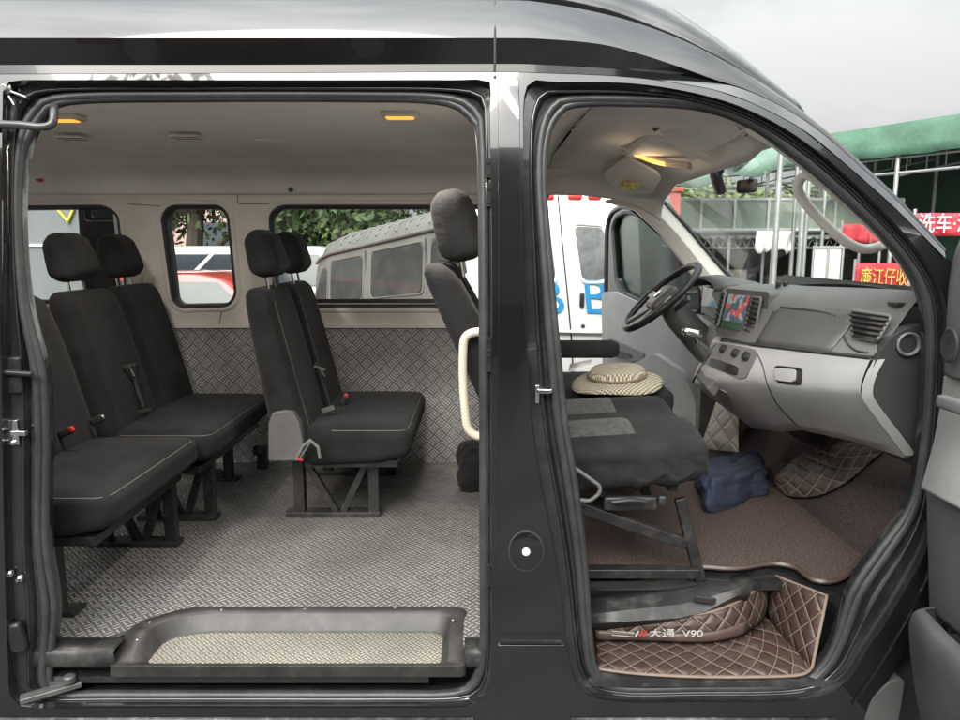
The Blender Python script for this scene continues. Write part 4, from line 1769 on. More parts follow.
# grab handles
mb = MB()
gh = [(826, 184), (806, 175), (798, 190), (815, 214), (842, 239), (864, 249), (884, 244), (888, 232), (876, 222)]
ghY = [.185, .23, .25, .265, .265, .26, .25, .225, .17]
mb.tube(cr([P(a, b, y) for (a, b), y in zip(gh, ghY)], 5, False), .0145, 10)
mb.build('grab_handle', M['trim'], van, sharp=80)
mb = MB()
gh = [(494, 333), (476, 332), (465, 338), (463, 355), (463, 380), (465, 410), (468, 428), (478, 436), (494, 433)]
mb.tube(cr([P(a, b, .26) for a, b in gh], 5, False), .0165, 10, flat=.8)
mb.build('grab_handle', M['cream'], van, sharp=80)
mb = MB()
mb.box((.11, .25, 1.30), (.15, .12, 1.5))
mb.build('pillar_trim', M['trim'], van, bevel=.03)

# overhead console with lit map lamp, visors
oc = P(658, 152, .95)
mb = MB()
def fo_(p):
    return (p.x, p.y, p.z - .02 * (1 - (p.y / .22) ** 2))
mb.soft((.26, .44, .07), .035, T(oc + V((.03, 0, .025))) @ R_(10, 'Y'), 8, fn=fo_)
ohc = mb.build('overhead_console', M['headliner'], van, sharp=80)
lamp_glow = emit('warm_lamp_lens', (1.0, .23, .03), .95)
mb = MB()
lp = cr([P(623, 145, 1.05), P(640, 154, .98), P(660, 161, .9), P(690, 166, .8)], 5, False)
mb.tube(lp, .016, 10, flat=.8)
mb.build('map_lamp', mat('lamp_lens', (.6, .5, .4), .2), ohc)
mb = MB()
mb.tube([p + V((-.003, -.008, -.006)) for p in lp[4:-4]], .010, 8)
mb.build('lamp_bulb', emit('warm_bulb', (1., .30, .05), 1.3), ohc)
mb = MB()
vz = [P(603, 174, 1.50), P(627, 155, 1.20), P(660, 172, 1.12), P(650, 190, 1.45), P(618, 191, 1.58)]
mb.prism(rnd(vz, .03, 4), (.01, 0, -.018))
vis = mb.build('sun_visor', M['headliner'], van, bevel=.006, label='driver sun visor folded up with a yellow warning sticker')
mb = MB()
mb.prism([P(624, 180, 1.36), P(640, 184, 1.28), P(634, 190, 1.36), P(617, 187, 1.44)], (.0, -.004, -.003))
mb.build('warning_sticker', mat('warning_sticker', (.55, .47, .12), .5, var=.5, vscale=30), vis)
mb = MB()
vz = [P(655, 128, .62), P(690, 113, .42), P(738, 126, .30), P(742, 135, .34), P(690, 160, .70)]
mb.prism(rnd(vz, .03, 4), (.01, 0, .02))
mb.build('sun_visor', M['headliner'], van, bevel=.006)
mb = MB()
mb.tube([P(655, 129, .60), P(664, 122, .54), P(676, 116, .48)], .009, 8)
mb.build('visor_pivot', M['dark_plastic'], van)

# saloon ceiling: lit lamps, vents, slots, hook
for a, b in ((64, 114), (400, 111)):
    p = PZ(a, b, ZC + .006)
    p.y = max(p.y, .36)
    mb = MB()
    mb.soft((.115, .075, .022), .010, T(V((p.x, p.y, ZC - .004))), 5)
    lo_ = mb.build('ceiling_lamp', mat('lamp_bezel', (.5, .47, .42), .4), van)
    mb = MB()
    mb.soft((.09, .05, .016), .007, T(V((p.x, p.y - .004, ZC - .010))), 5)
    mb.build('lens', lamp_glow, lo_)
for a, b, w_ in ((72, 137, .10), (186, 136, .10)):
    p = PZ(a, b, ZC)
    mb = MB()
    mb.tube(rnd([V((p.x - w_ / 2, p.y - .04, ZC - .004)), V((p.x + w_ / 2, p.y - .04, ZC - .004)), V((p.x + w_ / 2, p.y + .04, ZC - .004)), V((p.x - w_ / 2, p.y + .04, ZC - .004))], .008, 3), .004, 6, closed=True)
    v_ = mb.build('ceiling_vent', M['trim'], van)
    for k in range(4):
        mb = MB()
        mb.bar(V((p.x - w_ / 2, p.y - .03 + .02 * k, ZC - .006)), V((p.x + w_ / 2, p.y - .03 + .02 * k, ZC - .006)), .012, .003)
        mb.build('slat', M['dark_plastic'] if k % 2 else M['trim'], v_)
for a, b in ((269, 139), (402, 138)):
    p = PZ(a, b, ZC)
    mb = MB()
    mb.bar(V((p.x - .05, p.y, ZC - .003)), V((p.x + .05, p.y, ZC - .003)), .008, .006)
    mb.build('ceiling_slot', M['trim'], van)
mb = MB()
p = PW(292, 190, -.004)
mb.lathe([(.020, 0), (.019, .006), (.010, .010), (.008, .022), (.013, .026), (.0, .03)], T(p) @ R_(90, 'X'), 18)
mb.build('coat_hook', M['dark_plastic'], van)

# --- pillar details on the near side
cov = [(498, 80), (519, 80), (521, 200), (523, 280), (527, 350), (531, 420), (540, 480), (552, 540), (561, 590), (564, 632), (498, 632)]
mb = MB()
mb.plate([(PB(a, b).x, PB(a, b).z) for a, b in cov], [], lambda x, z: yb(z) - .007, .006, cuts=[1.5 + .08 * k for k in range(9)])
mb.build('pillar_cover', M['paint'], van, bevel=.003)
mb = MB()
mb.plate([(PB(a, b).x, PB(a, b).z) for a, b in ((498, 644), (564, 644), (566, 800), (498, 800))], [], lambda x, z: yb(z) - .007, .006)
mb.build('pillar_cover', M['paint'], van, bevel=.001)
mb = MB()
mb.bar(PB(500, 642, -.002), PB(562, 642, -.002), .004, .008)
mb.build('slot', M['frame_black'], van)
p = PB(526, 551, -.008)
mt = T(p) @ R_(90, 'X')
mb = MB()
mb.lathe([(.057, -.001), (.057, .002), (.053, .003), (.052, .001)], mt @ Matrix.Diagonal((.86, 1.06, 1, 1)), 40)
fc = mb.build('fuel_flap_seam', M['rubber'], van)
mb = MB()
mb.lathe([(.0525, 0), (.0525, .003), (.050, .0042), (.02, .0042), (.0, .0042)], mt @ Matrix.Diagonal((.86, 1.06, 1, 1)), 40)
ff = mb.build('fuel_flap', M['paint'], van)
mb = MB()
mb.lathe([(.011, .004), (.011, .008), (.009, .009), (.0, .009)], mt, 20)
mb.build('keyhole', M['white_plastic'], ff)
# strikers, hinges and latch hardware in the jambs
mb = MB()
p = PB(537, 394, .030)
mb.box(p, (.012, .012, .05))
mb.bar(p + V((.0, -.008, .01)), p + V((.035, -.012, .01)), .012, .012)
mb.bar(p + V((.035, -.012, .01)), p + V((.035, .02, .01)), .010, .010)
mb.build('door_striker', M['chrome'], van, bevel=.002)
p = PB(14, 432, .028)
mb = MB()
mb.box(p, (.030, .014, .07))
mb.bar(p + V((0, -.01, 0)), p + V((.042, -.012, 0)), .014, .014)
mb.lathe([(.007, 0), (.007, .01)], T(p + V((0, -.005, -.028))) @ R_(90, 'X'), 8)
mb.build('door_striker', M['chrome'], van, bevel=.003)
mb = MB()
mb.box(PB(14, 375, .03), (.05, .02, .10))
mb.bar(PB(2, 372, .015), PB(33, 374, .012), .018, .014)
mb.build('door_catch', M['frame_black'], van, bevel=.006)
for a, b, h_ in ((488, 168, .05), (489, 195, .06), (489, 345, .04), (489, 362, .05), (490, 575, .06)):
    mb = MB()
    p = PB(a, b, .022)
    mb.box(p, (.014, .016, h_))
    mb.lathe([(.005, 0), (.005, .006)], T(p + V((0, -.006, h_ * .3))) @ R_(90, 'X'), 8)
    mb.lathe([(.005, 0), (.005, .006)], T(p + V((0, -.006, -h_ * .3))) @ R_(90, 'X'), 8)
    mb.build('latch_plate', M['frame_black'], van)
for a, b in ((21, 578), (11, 573)):
    mb = MB()
    p = PB(a, b, .024)
    mb.lathe([(.011, 0), (.010, .008), (.005, .012), (.005, .018)], T(p) @ R_(90, 'X'), 8)
    mb.build('bolt', M['steel'], van)
mb = MB()
mb.soft((.05, .03, .09), .012, T(PB(17, 637, .02)) @ R_(-12, 'Y'), 4)
mb.build('guide_bracket', M['frame_black'], van)
# upper and lower roller arms of the sliding door
mb = MB()
mb.tube(cr([PB(-20, 124, -.02), PB(20, 125, -.02), PB(40, 127, -.018), PB(52, 124, -.016), PB(54, 112, -.01), PB(54, 106, .02)], 5, False), .0105, 10)
mb.build('roller_arm', mat('arm_paint', (.05, .05, .052), .3, coat=.3), van, sharp=80)
mb = MB()
mb.bar(PB(20, 700, -.02), PB(82, 682, .06), .035, .016, up=(0, 0, 1))
mb.bar(PB(50, 686, .03), PB(88, 678, .09), .03, .010)
mb.lathe([(.018, 0), (.018, .018), (.012, .022)], T(PB(70, 682, .04)), 14)
mb.build('roller_arm', mat('arm_metal', (.14, .14, .14), .4, metal=.6, dust=.4), van, bevel=.003)
mb = MB()
mb.lathe([(.016, 0), (.016, .012), (.009, .014), (.009, .02)], T(PB(8, 89, .02)) @ R_(90, 'X'), 16)
mb.bar(PB(12, 92, .012), PB(28, 98, .015), .018, .006)
mb.bar(PB(10, 96, .014), PB(16, 106, .016), .016, .006)
mb.build('roller_stop', M['steel'], van, bevel=.002)

# --- front wheel, mud flap and fender details
def wheel(x, y, par, r=.35, w=.24):
    mb = MB()
    pr = [(.21, -w / 2 + .01), (.25, -w / 2), (.31, -w / 2 + .004), (r - .012, -w / 2 + .025), (r, -w / 2 + .05), (r, w / 2 - .05), (r - .012, w / 2 - .025), (.31, w / 2 - .004), (.25, w / 2), (.21, w / 2 - .01)]
    mt = T(V((x, y, r))) @ R_(90, 'X')
    vs, n = [], 56
    mb.lathe(pr, mt, n)
    mb.f = mb.f[:-2]
    for k in range(n):
        a = 2 * PI * k / n
        for zz, sk in ((-.055, .3), (.055, -.3), (0, .2)):
            q = V(((r + .002) * math.cos(a), (r + .002) * math.sin(a), zz))
            mb.box(mt @ q, (.02, .05, .008), mt.to_3x3() @ Matrix.Rotation(a, 3, 'Z') @ Matrix.Rotation(sk, 3, 'X') @ Matrix.Rotation(PI / 2, 3, 'Z'))
    wh = mb.build('wheel', M['tyre'], par, origin=(x, y, r))
    mb = MB()
    mb.lathe([(.215, -.10), (.215, .105), (.20, .115), (.19, .07), (.10, .05), (.06, .07), (.0, .07)], mt, 36)
    mb.build('rim', mat('wheel_rim', (.35, .35, .35), .35, metal=.8), wh, origin=(x, y, r))
    return wh


wheel(WX, .17, van)
wheel(-2.2, .17, van)
wheel(WX, 1.83, van)
wheel(-2.2, 1.83, van)
mb = MB()
mb.prism(rnd([PB(a, b, -.004) for a, b in ((864, 722), (872, 700), (888, 683), (905, 678), (902, 700), (895, 740), (866, 740))], .02, 4), (0, .12, 0))
mb.build('mud_flap', M['dark_plastic'], van, bevel=.008)
# raised style line of the sill / fender behind the jamb
mb = MB()
mb.tube(cr([PB(a, b, -.001) for a, b in ((852, 704), (872, 676), (900, 630), (925, 580), (945, 520))], 5, False), .004, 6)
mb.build('fender_crease', M['paint'], van)
# wheel-arch liner and engine-bay closing panel
mb = MB()
rows = []
for k in range(13):
    a = math.radians(-5 + 190 * k / 12)
    rows.append([V((WX + .44 * math.cos(a), y, WZ + .44 * math.sin(a))) for y in (.012, .42)])
mb.loft(rows, ring_closed=False)
mb.build('arch_liner', M['black_plastic'], van, solid=.004)
# bonnet and nose
mb = MB()
rows = []
for y, s in ((.004, 0), (.05, .02), (.4, .06), (1.0, .08), (1.6, .06), (1.95, .02), (1.996, 0)):
    rows.append([V((1.52, y, 1.47 + s * .4)), V((1.75, y, 1.34 + s)), V((2.05, y, 1.19 + s)), V((2.2 + s * 2, y, .95)), V((2.24 + s * 2, y, .5))])
mb.loft(rows, ring_closed=False)
mb.build('bonnet', M['paint'], van, solid=.005)

# --- driver's door, swung wide open on the far side
PHI = math.radians(69)
DO = V((1.235, 1.985, 0))
DU = V((-math.cos(PHI), math.sin(PHI), 0))
DN = V((math.sin(PHI), math.cos(PHI), 0))       # points away from the cab


def DD(px, py, off=0.):
    return PPL(px, py, DO + DN * off, DN)


def to2(p):
    return ((p - DO).dot(DU), p.z)


def from2(s, z, off):
    return DO + DU * s + DN * off + V((0, 0, z))


dout = [(605, 226), (609, 211), (620, 204), (642, 207), (667, 224), (692, 252), (708, 280), (709, 300), (709, 470), (640, 470), (612, 440), (604, 380), (604, 300)]
dwin = [(613, 228), (617, 217), (626, 212), (643, 216), (665, 232), (686, 258), (700, 283), (700, 312), (660, 306), (640, 300), (623, 292), (617, 280)]
d2 = rnd([V((*to2(DD(a, b)), 0)) for a, b in dout], .05, 4)
w2 = rnd([V((*to2(DD(a, b)), 0)) for a, b in dwin], .03, 4)


def dplate(outer, holes, off, th):
    mb = MB()
    mb.plate([(p.x, p.y) for p in outer], [[(p.x, p.y) for p in h] for h in holes], lambda x, z: 0, th)
    mb.v = [tuple(from2(x, z, off + y)) for x, y, z in mb.v]
    return mb


ddoor = dplate(d2, [w2], .0, .05).build('front_door', M['paint'], van, label='driver door on the far side swung open with window up', bevel=.004)
mb = MB()
mb.tube([from2(p.x, p.y, -.006) for p in w2], .011, 8, closed=True)
mb.tube([from2(lerp(p.x, sum(q.x for q in d2) / len(d2), .05), lerp(p.y, 1.3, .03), -.008) for p in d2], .009, 6, closed=True)
mb.build('rubber_seal', M['rubber'], ddoor)
mb = dplate(w2, [], .02, .004)
mb.build('pane', glass('door_glass', (.55, .60, .58), .9), ddoor)
belt_ = [(606, 292), (618, 291), (640, 301), (660, 307), (708, 316), (709, 465), (645, 465), (615, 436), (607, 380)]
q = rnd([V((*to2(DD(a, b)), 0)) for a, b in belt_], .04, 4)
dplate(q, [], -.035, .035).build('door_card', M['light_plastic'], ddoor, bevel=.012)
pk = [(640, 365), (664, 352), (695, 372), (707, 400), (707, 455), (650, 455), (632, 420)]
q = rnd([V((*to2(DD(a, b)), 0)) for a, b in pk], .05, 4)
dplate(q, [], -.075, .04).build('door_pocket', M['light_plastic'], ddoor, bevel=.012)
ar = [(610, 341), (618, 338), (650, 352), (650, 359), (640, 361), (612, 350)]
q = rnd([V((*to2(DD(a, b)), 0)) for a, b in ar], .015, 3)
dplate(q, [], -.055, .03).build('armrest', M['grey_plastic'], ddoor, bevel=.008)
q = rnd([V((*to2(DD(a, b)), 0)) for a, b in ((611, 346), (640, 354), (640, 358), (622, 356))], .012, 3)
dplate(q, [], -.057, .01).build('handle_recess', M['black_plastic'], ddoor)
# --- passenger door, swung out at the right of the picture
PH2 = math.radians(84)
E2 = V((math.cos(PH2), -math.sin(PH2), 0))


def stack_door(name, edge, m, par, dY=-.06, dx=0., L=.95, bev=.0, curve=None, label=None):
    """trim section: photo edge line (front edge), extruded along the open door"""
    rows = []
    pts = cr([P(a, b, dY) for a, b in edge], 5, False)
    for k in range(9):
        t = k / 8
        o = E2 * (L * t)
        bulge = -.03 * math.sin(PI * t) if curve is None else curve * math.sin(PI * min(1, t * 1.2))
        rows.append([p + o + V((dx + bulge, 0, 0)) for p in pts])
    mb = MB()
    front = [p + V((.10, .02, 0)) for p in pts]
    mb.loft([front, [p + V((.02, .012, 0)) for p in pts]] + rows + [[p + V((.11, 0, 0)) for p in rows[-1]]], ring_closed=False)
    return mb.build(name, m, par, sharp=70, label=label, solid=.004)


mb = MB()
base2 = V((1.335, -.035, 0))
do2 = [(0, .47), (.05, .40), (1.02, .40), (1.10, .6), (1.10, 1.40), (.98, 1.42), (.05, 1.42), (0, 1.40)]
mb.prism([base2 + E2 * s + V((0, 0, z)) for s, z in do2], V((.045, 0, 0)))
pdoor = mb.build('front_door', M['paint'], van, bevel=.008, label='passenger door on the near side opened towards the viewer')
stack_door('mirror_trim', [(968, 225), (957, 246), (950, 275), (947, 310), (945, 345), (944, 374)], M['dark_plastic'], pdoor, L=.17)
stack_door('door_card', [(944, 376), (941, 400), (934, 440), (926, 470), (921, 488)], M['light_plastic'], pdoor)
stack_door('lower_card', [(922, 490), (923, 530), (924, 570), (925, 612)], M['dark_plastic'], pdoor, dx=.012)
stack_door('door_pocket', [(925, 610), (914, 612), (909, 625), (910, 650), (915, 690), (922, 730), (928, 780)], M['dark_plastic'], pdoor, dY=-.10, curve=-.06)
mb = MB()
mb.lathe([(.03, 0), (.034, .004), (.03, .008), (.02, .006), (.0, .004)], T(P(956, 345, -.14) + V((-.012, 0, 0))) @ R_(-90, 'Y') @ Matrix.Diagonal((1.3, 1, 1, 1)), 24)
mb.build('tweeter_ring', M['black_plastic'], pdoor)
mb = MB()
mb.soft((.024, .11, .035), .010, T(P(952, 405, -.2) + V((.004, 0, 0))), 4)
mb.build('door_handle', M['grey_plastic'], pdoor)
mb = MB()
for s0, s1, z0, z1 in ((.0, .1, 1.40, 1.76), (.1, .75, 1.76, 2.02), (.75, 1.05, 2.02, 2.0), (1.05, 1.10, 2.0, 1.40)):
    mb.bar(base2 + E2 * s0 + V((.02, 0, z0)), base2 + E2 * s1 + V((.02, 0, z1)), .05, .04, up=(1, 0, 0))
mb.build('window_frame', M['paint'], pdoor, bevel=.006)
for z in (.72, 1.2):
    mb = MB()
    mb.box((1.325, -.005, z), (.05, .05, .09))
    mb.build('hinge', M['jamb'], pdoor, bevel=.006)
# ---------------------------------------------------------------- loose things in the van
def crumple(size, seed, amp, freq, n=14, r=.05):
    rn = random.Random(seed)
    ph = [(V((rn.uniform(-1, 1), rn.uniform(-1, 1), rn.uniform(-1, 1))) * freq * rn.uniform(.6, 1.6), rn.uniform(0, 6)) for _ in range(9)]
    def fn(p):
        d = sum(abs(math.sin(k.dot(p) + a)) for k, a in ph) / len(ph) - .62
        nrm = p.normalized() if p.length > 1e-6 else V((0, 0, 1))
        q = p + nrm * d * amp
        if p.z < -size[2] * .3:
            q.z = -size[2] / 2
        return q
    return MB().soft(size, r, None, n, fn=fn)


# dark blue cloth on the carpet
denim = mat('dark_blue_cloth', (.022, .031, .058), .9, var=.35, vscale=14, bump=.7, bscale=320, bdist=.002, wrinkle=.8)
c = PZ(742, 503, ZC2 + .02)
mb = crumple((.34, .36, .12), 8, .11, 30, n=26, r=.05)
mb.v = [tuple(V((q[0] + .25 * q[1], q[1] + .1 * math.sin(9 * q[0]), q[2] * (1.05 - 1.6 * q[0]))) + V((c.x + .02, c.y + .17, ZC2 + .068))) for q in mb.v]
mb.v = [(a, b, max(z, ZC2 + .014)) for a, b, z in mb.v]
o = mb.build('folded_jacket', denim, None, sub=1)
tag(o, 'crumpled dark blue cloth lying on the brown carpet before the front seat', 'jacket')

# black jacket on the saloon floor
mb = crumple((.30, .34, .20), 11, .10, 26, n=18, r=.08)
p = PZ(470, 492, ZF)
mb.v = [tuple(V(q) + V((p.x + .09, p.y + .16, ZF + .10))) for q in mb.v]
o = mb.build('jacket', M['fabric'], None, sharp=80)
tag(o, 'rolled black jacket on the tread plate floor behind the front seats', 'jacket')

# straw hat
straw, t, b = base_mat('woven_straw')
uvn = t.node('ShaderNodeTexCoord').outputs['Object']
sp = t.node('ShaderNodeSeparateXYZ')
t.l.new(uvn, sp.inputs[0])
k = 2 * PI / .016
wv = t.math('MULTIPLY', t.math('SINE', t.math('MULTIPLY', sp.outputs[0], k)), t.math('SINE', t.math('MULTIPLY', sp.outputs[1], k)))
wv2 = t.math('SINE', t.math('MULTIPLY', sp.outputs[2], k))
t.l.new(t.mix(t.ramp(wv, -.2, .35), (.20, .175, .125), (.60, .545, .42)), b.inputs['Base Color'])
t.l.new(t.bump(wv, .8, .004), b.inputs['Normal'])
b.inputs['Roughness'].default_value = .7
c = P(617, 381, 1.05)
mt = T(c) @ R_(-4, 'Y') @ R_(8, 'X') @ Matrix.Diagonal((1.22, 1.0, .8, 1))
mb = MB()
pr = [(.155, -.012), (.14, .004), (.115, .016), (.098, .022), (.094, .050), (.085, .068), (.06, .076), (.03, .076), (.0, .072)]
vs, fs = [], []
n = 56
for r, h in pr:
    for k in range(n):
        a = 2 * PI * k / n
        wob = .010 * math.sin(3 * a + 1) * (r / .155) ** 2
        vs.append((r * math.cos(a), r * math.sin(a), h + wob))
for i in range(len(pr) - 1):
    for k in range(n):
        k2 = (k + 1) % n
        fs.append((i * n + k, i * n + k2, (i + 1) * n + k2, (i + 1) * n + k))
mb.add(vs, fs, mt)
hat = mb.build('straw_hat', straw, None, solid=.003, sharp=80)
tag(hat, 'woven straw hat lying on the dark seat beside the armrest', 'hat')
mb = MB()
mb.tube([mt @ V((.0965 * math.cos(2 * PI * k / 40), .0965 * math.sin(2 * PI * k / 40), .032)) for k in range(40)], .006, 6, closed=True)
mb.build('hat_band', mat('brown_band', (.16, .11, .07), .7), hat)
mb = MB()
mb.add([P(568, 372, 1.06), P(590, 366, 1.06), P(592, 359, 1.16), P(570, 364, 1.16)], [(0, 1, 2, 3)])
o = mb.build('paper_sheet', M['white_plastic'], None, solid=.002)
tag(o, 'white paper sheet lying behind the straw hat', 'paper')
# the hat and the paper lie on a black bag on the middle of the seat
mb = crumple((.40, .30, .10), 5, .03, 16, n=10, r=.04)
p = P(622, 392, 1.10)
mb.v = [tuple(V(q) + V((p.x, p.y + .04, p.z - .02))) for q in mb.v]
o = mb.build('cloth_bag', M['fabric'], None, sharp=80)
tag(o, 'black cloth bag lying under the straw hat', 'bag')

# little things on the dash top
mb = MB()
p = P(904, 306, .22)
mb.box(p + V((0, 0, .006)), (.075, .05, .012))
o = mb.build('toll_tag', M['black_plastic'], None, bevel=.004)
tag(o, 'small flat black box on top of the dashboard near the open door', 'box')
for a, l in ((776, 'black phone clip on the dashboard beside the screen, the left one of two'), (783, 'black phone clip on the dashboard beside the screen, the right one of two')):
    mb = MB()
    p = P(a, 291, .80)
    mb.soft((.022, .03, .012), .005, T(p), 4)
    mb.tube([p, p + V((.002, 0, .016)), p + V((.008, 0, .026))], .005, 6)
    mb.soft((.016, .024, .022), .006, T(p + V((.007, 0, .026))), 4)
    o = mb.build('phone_clip', M['black_plastic'], None)
    tag(o, l, 'phone clip', 'phone clips on the dashboard')
# dash camera and its bracket on the windscreen
mb = MB()
p = P(718, 183, .93)
mb.soft((.035, .05, .09), .012, T(p) @ R_(-20, 'Y'), 4)
mb.bar(p + V((0, 0, .02)), P(722, 168, .90), .014, .02)
o = mb.build('dash_camera', M['black_plastic'], van)
mb = MB()
p = P(747, 186, .84)
mb.soft((.025, .09, .05), .010, T(p) @ R_(25, 'Z'), 4)
mb.bar(p, P(752, 178, .80), .012, .012)
o = mb.build('sensor_box', M['black_plastic'], van)
mb = MB()
q = [P(722, 166, .95) , P(741, 149, .75), P(749, 163, .72), P(731, 176, .92)]
mb.prism(q, (.002, 0, .001))
mb.build('windscreen_sticker', glass('sticker_film', (.7, .74, .74), .8, dirt=.25), van)
mb = MB()
mb.tube([P(885, 298, .5) + V((.16, 0, -.02)), P(840, 293, .75) + V((.17, 0, -.015)), P(862, 296, .55) + V((.165, 0, -.018))][:2], .008, 6)
mb.build('wiper', M['black_plastic'], van)

# red emergency hammer on the far wall
mb = MB()
p = PW(42, 177, -.02)
mb.lathe([(.012, 0), (.026, .002), (.026, .020), (.020, .026), (.0, .028)], T(p) @ R_(90, 'X'), 20)
mb.soft((.10, .018, .022), .008, T(p + V((-.06, -.01, 0))), 4)
o = mb.build('emergency_hammer', M['red'], None)
tag(o, 'red emergency hammer hung on the beige wall above the rear window', 'hammer')
# ---------------------------------------------------------------- the street round the van
asph = mat('worn_concrete', (.080, .078, .075), .85, var=.3, vscale=.8, bump=.5, bscale=30, bdist=.01, dust=.35, dcol=(.12, .115, .105))
mb = MB()
mb.add([V((-300, -300, 0)), V((300, -300, 0)), V((300, 300, 0)), V((-300, 300, 0))], [(0, 1, 2, 3)])
tag(mb.build('ground', asph, None), None, None, kind='structure')

# ---- trees
leaf, t, b = base_mat('leaves')
tc = t.node('ShaderNodeTexCoord').outputs['Object']
n1 = t.noise(tc, 1.1, 3)
n2 = t.noise(tc, 9., 2)
cc = t.mix(t.ramp(n1, .3, .7), (.030, .060, .020), (.075, .115, .035))
cc = t.mix(t.math('MULTIPLY', t.ramp(n2, .5, .8), .5), cc, (.13, .16, .06))
t.l.new(cc, b.inputs['Base Color'])
b.inputs['Roughness'].default_value = .55
b.inputs['Transmission Weight'].default_value = 0
bark = mat('bark', (.09, .075, .06), .9, bump=.8, bscale=14, bdist=.02)


def tree(loc, H, Rc, seed, label, group, base=.13, nl=11000, ls=.10):
    rn = random.Random(seed)
    root = thing('tree', loc, label, 'tree', group)
    L = V(loc)
    mb = MB()
    lean = V((rn.uniform(-.05, .05), rn.uniform(-.05, .05), 0))
    pts = [L + V((0, 0, -.1)) + lean * (H * k) ** 1.2 + V((0, 0, H * .8 * k)) for k in (0, .25, .5, .75, 1)]
    r0 = .022 * H + .05
    mb.tube(pts, [r0 * 1.2, r0, r0 * .8, r0 * .5, r0 * .15], 10)
    tips = []
    for k in range(11):
        h = rn.uniform(base, .78)
        p0 = L + lean * (H * h) ** 1.2 + V((0, 0, H * h))
        a = 2.4 * k + rn.uniform(-.3, .3)
        ln = Rc * rn.uniform(.6, 1.0) * (1.15 - .5 * abs(h - .5))
        e = p0 + V((math.cos(a) * ln, math.sin(a) * ln, ln * rn.uniform(.15, .7)))
        m_ = p0.lerp(e, .5) + V((0, 0, ln * .12))
        mb.tube([p0, m_, e], [r0 * .45, r0 * .28, r0 * .06], 6)
        tips += [e, m_.lerp(e, .4), p0.lerp(e, .75)]
    tips.append(L + V((0, 0, H * .88)))
    mb.build('trunk', bark, root)
    mb = MB()
    cl = []
    for tp in tips:
        for _ in range(2):
            cl.append((tp + V((rn.gauss(0, .28), rn.gauss(0, .28), rn.gauss(.05, .2))) * Rc * .4, Rc * rn.uniform(.2, .42)))
    for k in range(nl):
        c, r = cl[rn.randrange(len(cl))]
        d = V((rn.gauss(0, 1), rn.gauss(0, 1), rn.gauss(0, .8))).normalized()
        p = c + d * r * (rn.random() ** .4)
        s = ls * rn.uniform(.6, 1.3)
        nrm = (d + V((rn.uniform(-.8, .8), rn.uniform(-.8, .8), rn.uniform(-.2, 1)))).normalized()
        u = nrm.cross(V((rn.uniform(-1, 1), rn.uniform(-1, 1), rn.uniform(-1, 1)))).normalized() * s
        v = nrm.cross(u).normalized() * s * .6
        mb.add([p - u, p + v * .8, p + u, p - v * .8], [(0, 1, 2, 3)])
    mb.build('crown', leaf, root, smooth=False, recalc=False)
    return root


def at(px, Y):
    return P(px, 300, Y).x


tree((at(345, 14), 14, 0), 6.6, 2.8, 1, 'broad green tree seen above the silver minivan through the wide window', 'trees behind the parked vehicles')
tree((at(190, 15), 15, 0), 7.0, 2.9, 2, 'green tree above the white van in the small window', 'trees behind the parked vehicles')
tree((at(440, 17), 17, 0), 7.5, 3.0, 3, 'green tree behind the silver minivan, close to the front seat headrest', 'trees behind the parked vehicles')
tree((at(268, 16), 16, 0), 7.2, 2.8, 8, 'green tree between the two farthest side windows', 'trees behind the parked vehicles')

# ---- pink apartment house behind the trees
pink = mat('pink_render', (.46, .31, .27), .85, var=.1, vscale=.6)
bl = thing('apartment_building', (at(190, 27), 30, 0), 'pink apartment building partly hidden by the trees', 'building')
bx = at(190, 27)
mb = MB()
mb.box((bx, 31, 7), (16, 8, 14))
mb.build('wall', pink, bl, bevel=.03)
wg = mat('dark_window', (.04, .05, .06), .1)
for i in range(6):
    for j in range(4):
        x, z = bx - 6.4 + i * 2.5, 1.2 + j * 3.2
        mb = MB()
        mb.box((x, 26.97, z + .75), (1.3, .1, 1.5))
        w_ = mb.build('window', wg, bl)
        mb = MB()
        mb.box((x, 26.93, z - .05), (1.5, .2, .1))
        mb.build('sill', M['white_plastic'], w_)

